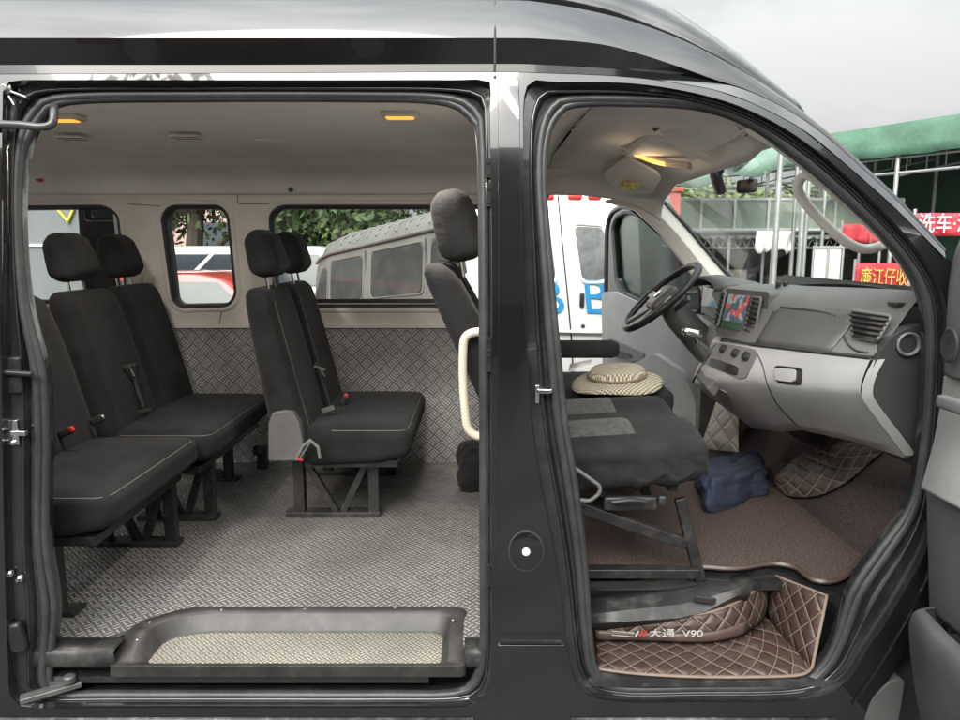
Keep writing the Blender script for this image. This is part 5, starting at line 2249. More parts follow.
# ---- vehicles
def car(name, loc, rz, L, W, H, col, label, cat, kind='sedan', group=None):
    """car with its front towards local +X"""
    root = thing(name, loc, label, cat, group)
    pm = mat('car_paint_' + name, col, .2, coat=.6, var=.06, vscale=2, dust=.12)
    h1 = H * .60
    if kind == 'van':
        prof = [(-.5, .20), (-.495, .75), (-.47, .97), (-.42, 1.0), (.14, 1.0), (.24, .97), (.40, .62), (.49, .50), (.5, .22)]
        gl_ = [(-.45, .62), (-.44, .92), (.16, .92), (.33, .62)]
    else:
        prof = [(-.5, .25), (-.495, .60), (-.46, .68), (-.34, .70), (-.24, .95), (-.16, 1.0), (.06, 1.0), (.14, .95), (.27, .68), (.44, .60), (.495, .48), (.5, .25)]
        gl_ = [(-.31, .69), (-.22, .93), (.07, .94), (.22, .69)]
    rot = Matrix.Rotation(rz, 4, 'Z')
    mt = T(V(loc)) @ rot
    pts = [p for p in rnd([V((a * L, b * H, 0)) for a, b in prof], .09, 3)]
    mb = MB()
    rings = []
    for s, ins in ((-1, .06), (-.94, .02), (-.7, 0), (.7, 0), (.94, .02), (1, .06)):
        r = []
        for p in pts:
            k = max(0, (p.y - .6 * H) / (.4 * H))
            r.append(V((p.x * (1 - ins / L * 2), s * W / 2 * (1 - .16 * k), p.y - ins * .3)))
        rings.append(r)
    mb.loft(rings, cap=False)
    for r, rev in ((rings[0], False), (rings[-1], True)):
        tri = tessellate_polygon([[V((p.x, p.z, 0)) for p in r]])
        mb.add(r, [tuple(t_) for t_ in tri])
    mb.v = [tuple(mt @ V(p)) for p in mb.v]
    mb.build('body', pm, root, sharp=40)
    for s in (-1, 1):
        # side windows as separate panes
        q = [V((a * L, b * H, 0)) for a, b in gl_]
        cuts = [0, .34, .68, 1.0] if kind == 'van' else [0, .5, 1.0]
        for a, b_ in zip(cuts, cuts[1:]):
            pl = [q[0].lerp(q[3], a + .015), q[1].lerp(q[2], a + .015), q[1].lerp(q[2], b_ - .015), q[0].lerp(q[3], b_ - .015)]
            vs = []
            for p in pl:
                k = max(0, (p.y - .6 * H) / (.4 * H))
                vs.append(V((p.x, s * (W / 2 * (1 - .16 * k) + .004), p.y)))
            mb = MB()
            mb.prism(vs, (0, -s * .03, 0))
            mb.v = [tuple(mt @ V(p)) for p in mb.v]
            mb.build('side_window', wg, root)
        mb = MB()
        mb.soft((.10, W * .16, .12), .03, mt @ T(V((L / 2 - .05, s * W * .36, H * .44))), 3)
        mb.build('headlight', M['chrome'], root)
        mb = MB()
        mb.soft((.06, W * .10, .18), .02, mt @ T(V((-L / 2 + .03, s * W * .42, H * .5))), 3)
        mb.build('tail_light', M['red'], root)
        for fx in (-.31, .31):
            mb = MB()
            r = .31
            m2 = mt @ T(V((fx * L, s * (W / 2 - .10), r))) @ R_(90, 'X')
            mb.lathe([(.2, -.1), (r - .02, -.1), (r, -.07), (r, .07), (r - .02, .1), (.2, .1)], m2, 24)
            wh = mb.build('wheel', M['tyre'], root)
            mb = MB()
            mb.lathe([(.2, -.105), (.16, -.08), (.0, -.08), (.0, .08), (.16, .08), (.2, .105)], m2, 24)
            mb.build('rim', M['steel'], wh)
    for sx, gx, nm in ((1, gl_[3:1:-1], 'windscreen'), (-1, gl_[:2], 'rear_window')):
        a, b_ = gx
        o_ = .035 * L * sx
        mb = MB()
        if kind == 'van' and sx < 0:
            q = [(-.4985, .66), (-.482, .92)]
        else:
            q = [(a[0] + sx * .045, a[1]), (b_[0] + sx * .055, b_[1])]
        vs = [V((q[0][0] * L, -W * .40, q[0][1] * H)), V((q[1][0] * L, -W * .36, q[1][1] * H)), V((q[1][0] * L, W * .36, q[1][1] * H)), V((q[0][0] * L, W * .40, q[0][1] * H))]
        mb.prism(vs, (.02 * sx, 0, .012))
        mb.v = [tuple(mt @ V(p)) for p in mb.v]
        mb.build(nm, wg, root)
    return root


car('parked_van', (at(205, 10.6), 11.4, 0), PI, 4.6, 1.75, 1.76, (.72, .72, .70), 'white van with dark windows parked behind the red car', 'van', 'van')
car('parked_car', (at(206, 6.6) - .75, 7.3, 0), PI, 4.2, 1.7, 1.44, (.42, .03, .03), 'red car parked in front of the white van', 'car')

# grey box lorry seen through the rearmost window
lx = at(40, 6.0) - .75
tr = thing('box_lorry', (lx, 7.0, 0), 'grey box lorry with a yellow tick on its side behind the rear headrests', 'lorry')
mb = MB()
mb.box((lx - .6, 7.1, 1.75), (3.6, 1.9, 2.0))
mb.build('box_body', mat('lorry_grey', (.17, .18, .185), .5, var=.15, vscale=1.2), tr, bevel=.03)
for z in (1.05, 1.76, 2.6):
    mb = MB()
    mb.box((lx - .6, 6.135, z), (3.5, .025, .03))
    mb.build('rail', M['white_plastic'], tr)
mb = MB()
q = P(68, 218, 6.13)
mb.bar(q + V((-.10, 0, .09)), q + V((.0, 0, -.04)), .02, .03, up=(0, 1, 0))
mb.bar(q + V((-.01, 0, -.05)), q + V((.07, 0, .10)), .02, .03, up=(0, 1, 0))
mb.build('yellow_tick', mat('yellow_paint', (.60, .55, .08), .5), tr)
mb = MB()
mb.box((lx - .6, 7.1, .62), (3.7, 1.0, .18))
mb.build('chassis', M['frame_black'], tr, bevel=.02)
mb = MB()
mb.soft((1.5, 1.8, 1.7), .15, T(V((lx - 3.3, 7.1, 1.35))), 5)
mb.build('cab', mat('lorry_cab', (.30, .32, .34), .3), tr)
for wx in (lx + .6, lx - 1.6, lx - 3.3):
    for wy in (6.3, 7.9):
        mb = MB()
        mb.lathe([(.22, -.1), (.40, -.1), (.42, -.07), (.42, .07), (.40, .1), (.22, .1), (.0, .06)], T(V((wx, wy, .42))) @ R_(90, 'X'), 24)
        mb.build('wheel', M['tyre'], tr)

# ---- silver minivan standing nose down on a ramp
pA = P(331, 301, 7.3)      # lower front corner of its first long window
pB = P(422, 292, 5.55)     # lower rear corner of the second
e1 = (pB - pA)
Lw = e1.length
e1.normalize()
e2 = V((-e1.y, e1.x, 0)).normalized()      # away from the camera
if e2.y < 0:
    e2 = -e2
e3 = e1.cross(e2)
if e3.z < 0:
    e3 = -e3
k_ = Lw / 2.06       # panes and pillars along the side


def mv(s, w, h):
    return pA + e1 * (s * k_) + e2 * w + e3 * h


mvr = thing('minivan', tuple(V((mv(1.3, .8, 0).x, mv(1.3, .8, 0).y, 0))), 'dusty silver minivan with ribbed roof and dark windows beyond the wide window', 'minivan')
silv = mat('dusty_silver_paint', (.20, .195, .18), .42, metal=.2, var=.15, vscale=2.5, dust=.35, dcol=(.24, .22, .19))
Wm = 1.45
HT = .60
sec = []
half = [(0.0, -.62), (.0, -.02), (.015, .25), (.045, HT - .04), (.06, HT), (.075, HT + .04), (.11, HT + .14), (.22, HT + .215), (.45, HT + .245), (.725, HT + .25)]
full = half + [(Wm - a, b) for a, b in half[-2::-1]]
rows = []
for s, sc_, dn in ((-.62, .82, -.42), (-.56, .93, -.30), (-.44, .98, -.17), (-.26, 1, -.05), (-.05, 1, -.01), (1, 1, 0), (2.4, 1, 0), (2.85, 1, -.02), (2.98, .96, -.07)):
    r = []
    for a, b in full:
        hh = b
        if b > 0:
            hh = b * (1 + dn / .85)
        r.append(mv(s + (-.0 if b > .2 else (-.06 if s < -.4 else 0)), Wm / 2 + (a - Wm / 2) * sc_, hh))
    rows.append(r)
mb = MB()
mb.loft(rows, ring_closed=False)
for r in (rows[0], rows[-1]):
    mb.add(r, [tuple(t_) for t_ in tessellate_polygon([[V(((p - pA).dot(e2), (p - pA).dot(e3), 0)) for p in r]])])
mb.build('body', silv, mvr, sharp=45, solid=.004)
# gutter along the roof edge and the stamped roof ribs
mb = MB()
mb.tube([mv(s, .035, HT + .02 - d_) for s, d_ in ((-.40, .11), (-.26, .05), (0, .02), (2.9, 0))], .022, 8)
mb.build('gutter', silv, mvr)
for k in range(15):
    s = -.22 + k * .215
    mb = MB()
    mb.tube([mv(s, .09, HT + .09 - .03 * (s < 0)), mv(s, .13, HT + .165 - .04 * (s < 0)), mv(s, .26, HT + .228 - .05 * (s < 0)), mv(s, .5, HT + .25 - .05 * (s < 0)), mv(s, .95, HT + .25 - .05 * (s < 0))], .016, 6)
    mb.build('roof_rib', silv, mvr)
smoke = mat('smoked_window', (.055, .058, .055), .12, var=.25, vscale=3)
for s0, s1, hb, ht_ in ((-.42, -.12, .02, .40), (.0, .80, .0, HT - .12), (1.02, 2.06, .0, HT - .10), (2.22, 2.86, .02, HT - .10)):
    pl = [V((s0 + (.18 if s0 < -.3 else 0), hb, 0)), V((s1, hb, 0)), V((s1 + .02, ht_, 0)), V((s0 + (.28 if s0 < -.3 else .02), ht_, 0))]
    if s0 < -.3:
        pl = [V((-.46, hb, 0)), V((-.12, hb, 0)), V((-.10, ht_ + .02, 0)), V((-.26, ht_ - .02, 0))]
    q = rnd(pl, .07, 4)
    def wo(p, o_):
        return mv(p.x, interp(p.y, [0, .25, .56, .6], [0, .015, .045, .06]) + o_, p.y)
    mb = MB()
    c = sum(q, V()) / len(q)
    big = [p + (p - c).normalized() * .045 for p in q]
    mb.loft([[wo(p, .012) for p in big], [wo(p, -.012) for p in big], [wo(p + (c - p).normalized() * .02, -.014) for p in big], [wo(p, .006) for p in q]])
    wf_ = mb.build('window', silv, mvr, sharp=60)
    mb = MB()
    mb.add([wo(p, -.010) for p in q], [tuple(t_) for t_ in tessellate_polygon([q])])
    mb.build('pane', smoke, wf_)
for s in (.9, 2.14):
    mb = MB()
    mb.bar(mv(s, -.003, -.55), mv(s, .03, HT - .06), .012, .008)
    mb.build('door_seam', M['rubber'], mvr)
for s in (-.25, 2.4):
    for w_ in (.12, Wm - .12):
        mb = MB()
        mb.tube([mv(s, w_ - .09, -.78), mv(s, w_ + .09, -.78)], .29, 24)
        mb.build('wheel', M['tyre'], mvr)
# ramp the minivan stands on
mb = MB()
q = [mv(-1.5, -.8, -1.07), mv(3.2, -.8, -1.07), mv(3.2, Wm + .6, -1.07), mv(-1.5, Wm + .6, -1.07)]
mb.loft([q, [V((p.x, p.y, -.02)) for p in q]], cap=True)
tag(mb.build('paved_ramp', asph, None), None, None, kind='structure')

# ---- white ambulance behind the open driver's door
AY = 3.45
ax0, ax1 = -.18, 1.42
amb = thing('ambulance', (.62, AY + 1, 0), 'white ambulance with blue lettering and red top lamps behind the driver doorway', 'ambulance')
white = mat('white_vehicle_paint', (.80, .80, .78), .25, coat=.5, var=.03, dust=.06)
mb = MB()
rows = []
sh = V((.28, .96, 0))
for d, ins in ((0, .05), (.03, .015), (.10, 0), (1.7, 0), (1.85, .06)):
    r = rnd([V((ax0 + ins, 0, .34)), V((ax1 - ins, 0, .34)), V((ax1 - ins, 0, 1.35)), V((ax1 - .10 - ins, 0, 2.26 - ins)), V((ax0 + .10 + ins, 0, 2.26 - ins)), V((ax0 + ins, 0, 1.35))], [.06, .06, .2, .12, .12, .2], 4)
    rows.append([V((p.x + sh.x * d, AY + sh.y * d, p.z)) for p in r])
mb.loft(rows, cap=True)
mb.build('body', white, amb, sharp=50)
mb = MB()
seamx = P(562, 250, AY).x
mb.tube([P(558, 196, AY - .002), P(562, 240, AY - .003), P(568, 300, AY - .003), P(572, 345, AY - .003), P(574, 400, AY - .003)], .006, 6)
mb.build('door_seam', M['rubber'], amb)
for a, b in ((543, 554), (568, 582), (588, 601)):
    mb = MB()
    c = P((a + b) / 2, 197, AY - .005)
    mb.soft(((b - a) / 136, .03, .035), .012, T(c), 4)
    mb.build('top_lamp', M['red'], amb)
for q in ([(574, 226), (604, 228), (606, 280), (582, 280)], [(520, 224), (549, 224), (556, 280), (524, 280)]):
    pts = [P(a, b, AY - .004) for a, b in q]
    rr = rnd(pts, .05, 4)
    c = sum(pts, V()) / 4
    mb = MB()
    mb.tube([c + (p - c) * 1.10 for p in rr], .012, 6, closed=True)
    wf_ = mb.build('window', white, amb)
    mb = MB()
    mb.prism(rr, (0, .012, 0))
    mb.build('pane', mat('ambulance_glass', (.16, .17, .17), .08, var=.5, vscale=3), wf_)
mb = MB()
mb.soft((.035, .03, .11), .012, T(P(582, 300, AY - .01)), 4)
mb.build('door_handle', M['black_plastic'], amb)
blue = mat('blue_lettering', (.02, .26, .52), .5)
up3 = (P(582, 290, AY) - P(586, 330, AY)).normalized()
text('lettering', 'BE', blue, amb, P(609, 299, AY - .008), (1, 0, -.02), up3, .36, .002, width=.36)
text('lettering', 'B', blue, amb, P(550, 299, AY - .008), (1, 0, -.02), up3, .36, .002, width=.18)
mb = MB()
mb.bar(P(500, 330, AY - .006), P(650, 333, AY - .006), .02, .05, up=(0, 1, 0))
mb.build('side_moulding', white, amb, bevel=.006)
mb = MB()
mb.lathe([(.016, 0), (.016, .006), (.0, .008)], T(P(583, 326, AY - .002)) @ R_(90, 'X'), 16)
mb.build('door_lock', M['steel'], amb)
for s in (ax0 + .15, ax1 - .15):
    mb = MB()
    mb.lathe([(.18, -.09), (.31, -.09), (.33, -.06), (.33, .06), (.31, .09), (.18, .09)], T(V((s + .2, AY + .85, .33))) @ R_(90, 'Y'), 24)
    mb.build('wheel', M['tyre'], amb)

# ---- stalls and canopies ahead of the van
galv = mat('galvanised_steel', (.42, .43, .43), .45, metal=.6, var=.15, vscale=3)
tarp = mat('green_tarpaulin', (.062, .145, .095), .6, var=.35, vscale=.8, bump=.5, bscale=3, bdist=.05)
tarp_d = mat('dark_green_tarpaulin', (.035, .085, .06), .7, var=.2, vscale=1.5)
redb = mat('red_banner', (.50, .035, .05), .6, var=.08, vscale=2)
yel = mat('yellow_lettering', (.68, .50, .10), .5)
wht = mat('white_lettering', (.8, .8, .78), .5)

A_ = V((8.1, 8.1, 0))
B_ = V((5.0, 13.9, 0))
ab = (B_ - A_).normalized()
inn = V((ab.y, -ab.x, 0))        # away from the street
if inn.x < 0:
    inn = -inn
cn = thing('market_canopy', tuple((A_ + B_) / 2), 'large green tarpaulin canopy on steel posts ahead of the van', 'canopy')
mb = MB()
rows = []
N = 28
for i in range(N + 1):
    p = A_.lerp(B_, i / N)
    w_ = .022 * math.sin(i * 1.3) + .016 * math.sin(i * 2.7)
    rows.append([p + inn * (-.05 + w_ * .3) + V((0, 0, 3.22 + .012 * math.sin(i * 1.9))), p + inn * (.02 + w_) + V((0, 0, 3.40)), p + inn * (.10 + w_) + V((0, 0, 3.60)),
                 p + inn * .20 + V((0, 0, 3.78)), p + inn * 1.5 + V((0, 0, 3.9 + w_)), p + inn * 3.4 + V((0, 0, 4.25)), p + inn * 6.5 + V((0, 0, 3.6))])
mb.loft(rows, ring_closed=False)
mb.build('roof_sheet', tarp, cn, solid=.004, sharp=25)
for i in range(6):
    p = A_.lerp(B_, i / 5)
    for k, dd in enumerate((.05, 3.4)):
        mb = MB()
        mb.tube([p + inn * dd, p + inn * dd + V((0, 0, 3.3 if k == 0 else 4.0))], .035, 8)
        mb.build('post', galv, cn)
    mb = MB()
    mb.tube([p + inn * .05 + V((0, 0, 3.35)), p + inn * 3.4 + V((0, 0, 4.0))], .025, 6)
    mb.tube([p + inn * .05 + V((0, 0, 2.9)), p + inn * 3.4 + V((0, 0, 3.5))], .02, 6)
    for j in range(6):
        q = p + inn * (.3 + j * .55)
        mb.tube([q + V((0, 0, 3.38 + j * .105)), q + V((0, 0, 2.93 + j * .10))], .012, 5)
    mb.build('truss', galv, cn)
for z in (3.2, 2.95):
    mb = MB()
    mb.tube([A_ + inn * .06 + V((0, 0, z)), B_ + inn * .06 + V((0, 0, z))], .025, 6)
    mb.build('rail', galv, cn)
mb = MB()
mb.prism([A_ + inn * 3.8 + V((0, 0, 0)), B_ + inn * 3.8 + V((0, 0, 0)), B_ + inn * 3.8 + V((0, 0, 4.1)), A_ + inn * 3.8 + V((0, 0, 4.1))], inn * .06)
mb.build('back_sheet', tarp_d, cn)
mb = MB()
mb.prism([A_ + V((0, 0, 0)) + inn * .3, A_ + inn * 3.8, A_ + inn * 3.8 + V((0, 0, 3.9)), A_ + inn * .3 + V((0, 0, 3.5))], -ab * .06)


def banner(name, px0, py0, px1, py1, Y, m, txt, tm, label, tsize, twid, stand=True):
    a, b_, c, d = P(px0, py0, Y), P(px1, py0, Y), P(px1, py1, Y), P(px0, py1, Y)
    c = V((b_.x, Y, c.z)); d = V((a.x, Y, d.z))
    root = thing(name, ((a.x + b_.x) / 2, Y, 0), label, 'banner')
    mb = MB()
    n = 10
    rows = [[a.lerp(b_, k / n) + V((0, .02 * math.sin(k * 1.7), 0)), d.lerp(c, k / n) + V((0, .03 * math.sin(k * 1.7 + .6), 0))] for k in range(n + 1)]
    rows = [[r[0].lerp(r[1], j / 4) for j in range(5)] for r in rows]
    mb.loft(rows, ring_closed=False)
    mb.build('cloth', m, root, solid=.004)
    for x in (a.x + .01, b_.x - .01):
        mb = MB()
        mb.tube([V((x, Y + .04, 0)), V((x, Y + .04, a.z + .05))], .02, 6)
        mb.build('post', galv, root)
    if txt:
        text('lettering', txt, tm, root, (a + b_ + c + d) / 4 + V((0, -.05, 0)), (1, 0, 0), (0, 0, 1), tsize, .003, width=twid)
    return root


banner('hanging_banner', 856, 263, 922, 293, 7.6, redb, '廉江仔收购', yel, 'red banner with yellow characters above the dashboard on the right', .25, .76)
banner('hanging_banner', 843, 224, 884, 243, 9.5, redb, None, None, 'plain red banner hung higher behind the pillar handle', .2, 1.)
banner('hanging_banner', 916, 213, 990, 236, 7.0, redb, '洗车·汽车', wht, 'red banner with white characters under the green canopy', .24, .86)

# corrugated shed opposite
sh_ = thing('market_shed', (5.2, 12, 0), 'long open market shed with pale green fascia panels and dark interior', 'shed')
sx0, sx1, sy = 3.0, 8.2, 12.5
panel = mat('pale_green_panel', (.36, .44, .36), .6, var=.2, vscale=1.2)
dark = mat('dark_shed_interior', (.075, .075, .075), .9, var=.4, vscale=1.5)
mb = MB()
mb.box(((sx0 + sx1) / 2, sy, 2.36), (sx1 - sx0, .05, .56))
mb.build('fascia_panel', panel, sh_)
for k in range(9):
    x = lerp(sx0, sx1, k / 8)
    mb = MB()
    mb.box((x, sy - .05, 2.36), (.045, .03, .62))
    mb.build('fascia_batten', wht, sh_)
for z in (2.08, 2.66):
    mb = MB()
    mb.box(((sx0 + sx1) / 2, sy - .045, z), (sx1 - sx0, .03, .045))
    mb.build('fascia_rail', wht, sh_)
mb = MB()
n = 160
rows = []
for k in range(n + 1):
    x = lerp(sx0, sx1, k / n)
    z = 2.03 + .025 * math.sin(k * 1.25)
    rows.append([V((x, sy - .5, z - .12)), V((x, sy + 4.5, z + .25))])
mb.loft(rows, ring_closed=False)
mb.build('corrugated_roof', mat('old_corrugated_iron', (.24, .25, .25), .6, metal=.2, var=.3, vscale=2), sh_, solid=.004, sharp=80)
mb = MB()
mb.box(((sx0 + sx1) / 2, sy + 4.3, 1.0), (sx1 - sx0, .1, 2.1))
mb.box((sx1, sy + 2, 1.0), (.1, 4.6, 2.1))
mb.build('back_wall', dark, sh_)
for k in range(7):
    x = lerp(sx0 + .1, sx1 - .1, k / 6)
    mb = MB()
    mb.tube([V((x, sy - .35, 0)), V((x, sy - .35, 1.95))], .03, 6)
    mb.build('post', galv, sh_)
    if k < 6:
        x2 = lerp(sx0 + .1, sx1 - .1, (k + 1) / 6)
        mb = MB()
        mb.tube([V((x, sy - .35, 1.72)), V((x2, sy - .35, 1.72))], .018, 6)
        for j in range(5):
            xa, xb_ = lerp(x, x2, j / 5), lerp(x, x2, (j + .5) / 5)
            xc = lerp(x, x2, (j + 1) / 5)
            mb.tube([V((xa, sy - .35, 1.72)), V((xb_, sy - .35, 1.9)), V((xc, sy - .35, 1.72))], .010, 5)
        mb.build('truss', galv, sh_)
# clutter inside the shed: crates and a counter
for k in range(9):
    rn = random.Random(40 + k)
    x, y = sx0 + .5 + k * .55, sy + rn.uniform(.4, 3)
    col = [(.12, .13, .14), (.20, .19, .17), (.10, .16, .20), (.25, .23, .2)][k % 4]
    mb = MB()
    hh = rn.uniform(.8, 1.5)
    mb.box((x, y, hh / 2), (.42, .5, hh))
    for q in range(3):
        mb.box((x, y - .255, hh * (.2 + .3 * q)), (.40, .02, .04))
    o = mb.build('stacked_crates', mat('crate_paint', col, .7, var=.3), None, bevel=.01)
    tag(o, 'stack of dull crates standing in the dark market shed', 'crates', 'crate stacks in the shed')

# white board, white cloth and single steel posts in front of the shed
mb = MB()
a, b_ = P(814, 247, 9.0), P(841, 247, 9.0)
mb.box(((a.x + b_.x) / 2, 9.0, .98), (b_.x - a.x, .04, 1.5))
o = thing('notice_board', ((a.x + b_.x) / 2, 9, 0), 'white panel board standing under the canopy left of the red banner', 'board')
mb.build('panel', mat('white_board', (.62, .62, .60), .6), o)
for x in (a.x - .02, b_.x + .02, (a.x + b_.x) / 2):
    mb = MB()
    mb.tube([V((x, 8.96, 0)), V((x, 8.96, a.z + .02))], .016, 6)
    mb.build('frame_post', galv, o)
mb = MB()
for z in (.6, 1.15, 1.74):
    mb.tube([V((a.x - .02, 8.96, z)), V((b_.x + .02, 8.96, z))], .012, 6)
mb.build('frame_rail', galv, o)
mb = MB()
rows = []
n = 18
for k in range(n + 1):
    t_ = k / n
    p = P(757 + 36 * t_, 231, 10.5)
    q = P(757 + 36 * t_, 250 + 3 * math.sin(t_ * 9) + 2 * math.sin(t_ * 23), 10.5)
    rows.append([V((p.x, 10.5 + .05 * math.sin(k * 1.1 + j * .4), lerp(p.z, q.z, j / 5))) for j in range(6)])
mb.loft(rows, ring_closed=False)
o = mb.build('hanging_cloth', mat('white_cloth', (.75, .74, .72), .9), None, solid=.004)
tag(o, 'white cloth hung from the edge of the market shed', 'cloth')
for (a, Y, h, l) in ((775, 8.6, 3.15, 'tall galvanised post in front of the hanging white cloth'), (800, 9.6, 3.2, 'thin galvanised post between the white cloth and the white board'),
                     (792, 12.0, 3.3, 'galvanised post farther back left of the white board')):
    x = P(a, 250, Y).x
    mb = MB()
    mb.tube([V((x, Y, 0)), V((x, Y, h))], .04, 10)
    mb.box((x, Y, .01), (.2, .2, .02))
    mb.tube([V((x, Y, h - .05)), V((x + .8, Y + .5, h + .1))], .025, 6)
    o = mb.build('steel_post', galv, None)
    tag(o, l, 'post', 'steel posts of the market')

# wide pale green awning sheet over the lane, seen through the windscreen
aw = thing('lane_awning', (5.5, 10.2, 0), 'pale green awning stretched over the lane beyond the windscreen', 'awning')
mb = MB()
rows = []
for i in range(17):
    x = lerp(2.9, 5.5, i / 16)
    sg = .06 * math.sin(i * 1.1)
    rows.append([V((x, 10.2, 2.62 + sg + .03 * i)), V((x, 10.25, 2.84 + sg + .03 * i)), V((x, 12.0, 3.25 + sg * .5 + .03 * i)), V((x, 14., 3.2 + .03 * i))])
mb.loft(rows, ring_closed=False)
mb.build('sheet', mat('faded_green_sheet', (.16, .25, .20), .6, var=.25, vscale=.9), aw, solid=.004)
for x in (3.0, 5.4):
    mb = MB()
    mb.tube([V((x, 10.3, 0)), V((x, 10.3, 2.9))], .03, 8)
    mb.build('post', galv, aw)

# yellow-green bushes behind the shed
lite, t, b = base_mat('bush_leaves')
tc = t.node('ShaderNodeTexCoord').outputs['Object']
t.l.new(t.mix(t.ramp(t.noise(tc, 3., 3), .3, .7), (.07, .12, .03), (.16, .20, .06)), b.inputs['Base Color'])
for k in range(8):
    x = 4.7 + .68 * k
    rn = random.Random(90 + k)
    root = thing('bush', (x, 18.5, 0), 'light green bush rising behind the market shed', 'bush', 'bushes behind the market shed')
    mb = MB()
    for j in range(5):
        a = rn.uniform(0, 6.3)
        mb.tube([V((x, 18.5, -.05)), V((x + .3 * math.cos(a), 18.5 + .3 * math.sin(a), 1.2)), V((x + .7 * math.cos(a), 18.5 + .7 * math.sin(a), 2.4))], [.05, .035, .01], 6)
    mb.build('stem', bark, root)
    mb = MB()
    for j in range(2800):
        d = V((rn.gauss(0, 1), rn.gauss(0, 1), rn.gauss(0, 1))).normalized()
        p = V((x, 18.5, 2.15)) + V((d.x * .95, d.y * .95, d.z * 1.4)) * (rn.random() ** .4) * (1 + .2 * math.sin(4 * d.x + k))
        s = rn.uniform(.09, .17)
        u = d.cross(V((rn.uniform(-1, 1), rn.uniform(-1, 1), rn.uniform(-1, 1)))).normalized() * s
        v = (d + V((0, 0, .5))).cross(u).normalized() * s * .6
        mb.add([p - u, p + v, p + u, p - v], [(0, 1, 2, 3)])
    mb.build('crown', lite, root, smooth=False, recalc=False)

# white saloon car and a red gate post beyond the driver's window
car('parked_car', (at(700, 7.0) - 2.05, 7.6, 0), PI, 4.1, 1.65, 1.42, (.74, .74, .72), 'white car parked beyond the driver door window', 'car')
mb = MB()
x = P(668, 255, 10).x
mb.box((x, 10, 1.3), (.28, .28, 2.6))
mb.box((x, 10, 2.64), (.36, .36, .08))
o = mb.build('gate_post', mat('red_brick_paint', (.36, .08, .06), .7), None, bevel=.02)
tag(o, 'red painted gate post behind the white car', 'post')

# ---- unseen shops and cars added behind the viewer to shape reflections in the paint
fac = mat('shop_render', (.17, .155, .145), .9, var=.25, vscale=.7)
sb = thing('unseen_shop_row', (0, -16, 0), 'unseen two storey row of shops added behind the viewer to darken paint reflections', 'building')
mb = MB()
mb.box((0, -18, 4.15), (36, 6, 8.3))
mb.build('wall', fac, sb)
mb = MB()
mb.box((0, -14.6, 3.0), (36, .9, .12))
mb.build('shop_awning', mat('brown_awning', (.13, .07, .05), .8), sb)
for k in range(7):
    x = -15 + 5 * k
    mb = MB()
    mb.box((x, -14.98, 1.35), (3.9, .1, 2.5))
    mb.build('shutter', mat('shop_shutter', [(.10, .055, .04), (.07, .07, .075), (.12, .10, .08)][k % 3], .6, metal=.0), sb)
tree((-5.2, -12.5, 0), 8.5, 2.7, 21, 'street tree behind the viewer mirrored in the van roof', None, nl=4000, ls=.2)

car('parked_car', (-2.6, -7.6, 0), 0, 4.3, 1.7, 1.45, (.16, .03, .025), 'unseen maroon car added behind the viewer for its reflection in the black van', 'car')
car('parked_car', (3.4, -8.0, 0), PI, 4.3, 1.72, 1.5, (.5, .5, .49), 'unseen pale grey car added behind the viewer for its reflection in the black van', 'car')
# ---------------------------------------------------------------- camera, sky and sun
cam_d = bpy.data.cameras.new('camera')
cam = bpy.data.objects.new('camera', cam_d)
COL.objects.link(cam)
cam.location = CAM
cam.rotation_euler = (PI / 2 - TH, 0, 0)
cam_d.sensor_fit = 'HORIZONTAL'
cam_d.sensor_width = 36
cam_d.lens = 36 * FPX / 960
cam_d.clip_start = .02
cam_d.clip_end = 2000
sc.camera = cam

w = bpy.data.worlds.new('World')
sc.world = w
w.use_nodes = True
t = NT(w)
bg = t.n['Background']
sky = t.node('ShaderNodeTexSky', sky_type='NISHITA')
sky.sun_disc = False
EL, RO = math.radians(36), math.radians(196)
sky.sun_elevation = EL
sky.sun_rotation = RO
sky.air_density = 1.5
sky.dust_density = 4
tc = t.node('ShaderNodeTexCoord').outputs['Generated']
mp = t.node('ShaderNodeMapping')
mp.inputs['Scale'].default_value = (1, 1, 2.6)
t.l.new(tc, mp.inputs['Vector'])
n = t.noise(mp.outputs[0], 1.7, 7, .55)
cl = t.mix(t.ramp(n, .36, .64), (5.5, 5.75, 5.85), (8.8, 8.9, 8.8))
# an overcast sky is about three times brighter overhead than at the horizon
sz = t.node('ShaderNodeSeparateXYZ')
t.l.new(tc, sz.inputs[0])
grad = t.math('MULTIPLY_ADD', t.math('POWER', t.math('MAXIMUM', sz.outputs[2], 0.), 1.7), 1.3, .345)
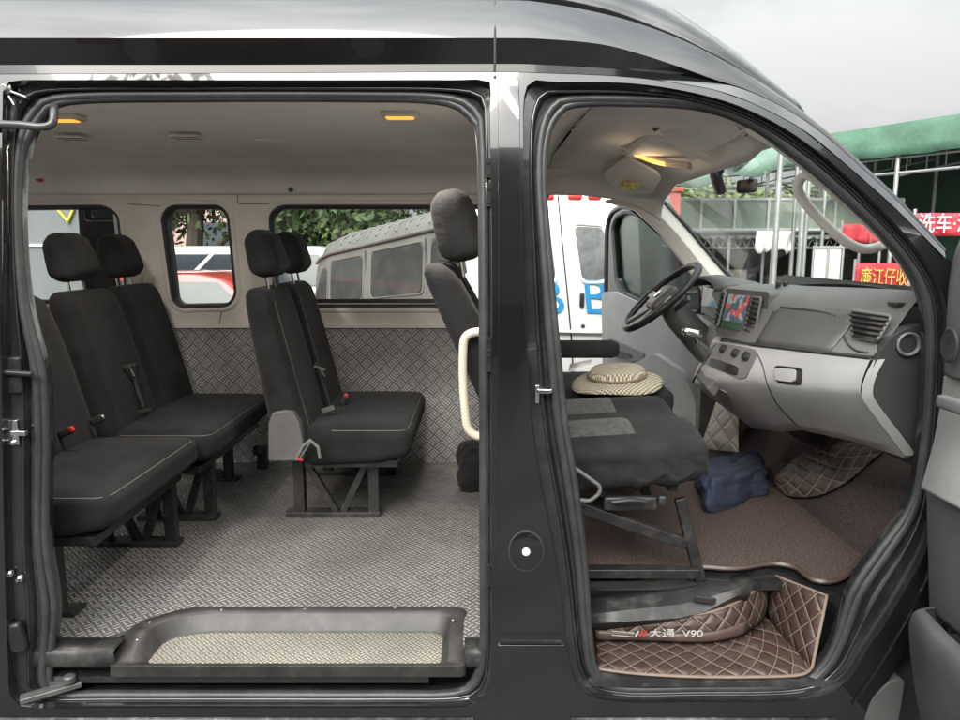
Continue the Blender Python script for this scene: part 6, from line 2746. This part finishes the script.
# cloud glowing round the hidden sun
dp = t.node('ShaderNodeVectorMath', operation='DOT_PRODUCT')
t.l.new(tc, dp.inputs[0])
dp.inputs[1].default_value = (math.sin(RO) * math.cos(EL), math.cos(RO) * math.cos(EL), math.sin(EL))
lobe = t.math('EXPONENT', t.math('MULTIPLY', t.math('SUBTRACT', dp.outputs['Value'], 1.), 5.))
grad = t.math('MULTIPLY_ADD', lobe, 3.4, grad)
skc = t.mix(.93, sky.outputs[0], cl)
vm = t.node('ShaderNodeVectorMath', operation='SCALE')
t.l.new(skc, vm.inputs[0])
t.l.new(grad, vm.inputs['Scale'])
t.l.new(vm.outputs[0], bg.inputs[0])
bg.inputs[1].default_value = .088
sl = bpy.data.lights.new('sun', 'SUN')
sl.energy = 1.3
sl.angle = math.radians(35)
sl.color = (1, .95, .88)
so_ = bpy.data.objects.new('sun', sl)
COL.objects.link(so_)
# sky sun_rotation is measured clockwise from +Y
az = RO
dirv = V((math.sin(az) * math.cos(EL), math.cos(az) * math.cos(EL), math.sin(EL)))
so_.rotation_euler = dirv.to_track_quat('Z', 'Y').to_euler()
sc.view_settings.view_transform = 'Standard'
sc.view_settings.look = 'None'
sc.view_settings.exposure = 1.4
sc.view_settings.gamma = 1
sc.view_settings.use_curve_mapping = False
sc.render.engine = 'CYCLES'
sc.cycles.max_bounces = 12
sc.cycles.diffuse_bounces = 8
sc.cycles.glossy_bounces = 5
sc.cycles.transparent_max_bounces = 24
sc.cycles.use_denoising = True
sc.cycles.sample_clamp_indirect = 6

# the saloon lamps and the map lamp are switched on
for px, py in ((400, 111), (64, 114)):
    q = PZ(px, py, ZC + .006)
    ld = bpy.data.lights.new('lamp_light', 'AREA')
    ld.shape = 'RECTANGLE'
    ld.size, ld.size_y = .09, .05
    ld.energy = 4.6
    ld.color = (1, .91, .80)
    lo = bpy.data.objects.new('lamp_light', ld)
    COL.objects.link(lo)
    place(lo, V((q.x, max(q.y, .36), ZC - .022)), van)
ld = bpy.data.lights.new('lamp_light', 'POINT')
ld.energy = .15
ld.color = (1, .74, .48)
ld.shadow_soft_size = .03
lo = bpy.data.objects.new('lamp_light', ld)
COL.objects.link(lo)
place(lo, P(655, 166, .92) + V((-.03, 0, -.03)), van)
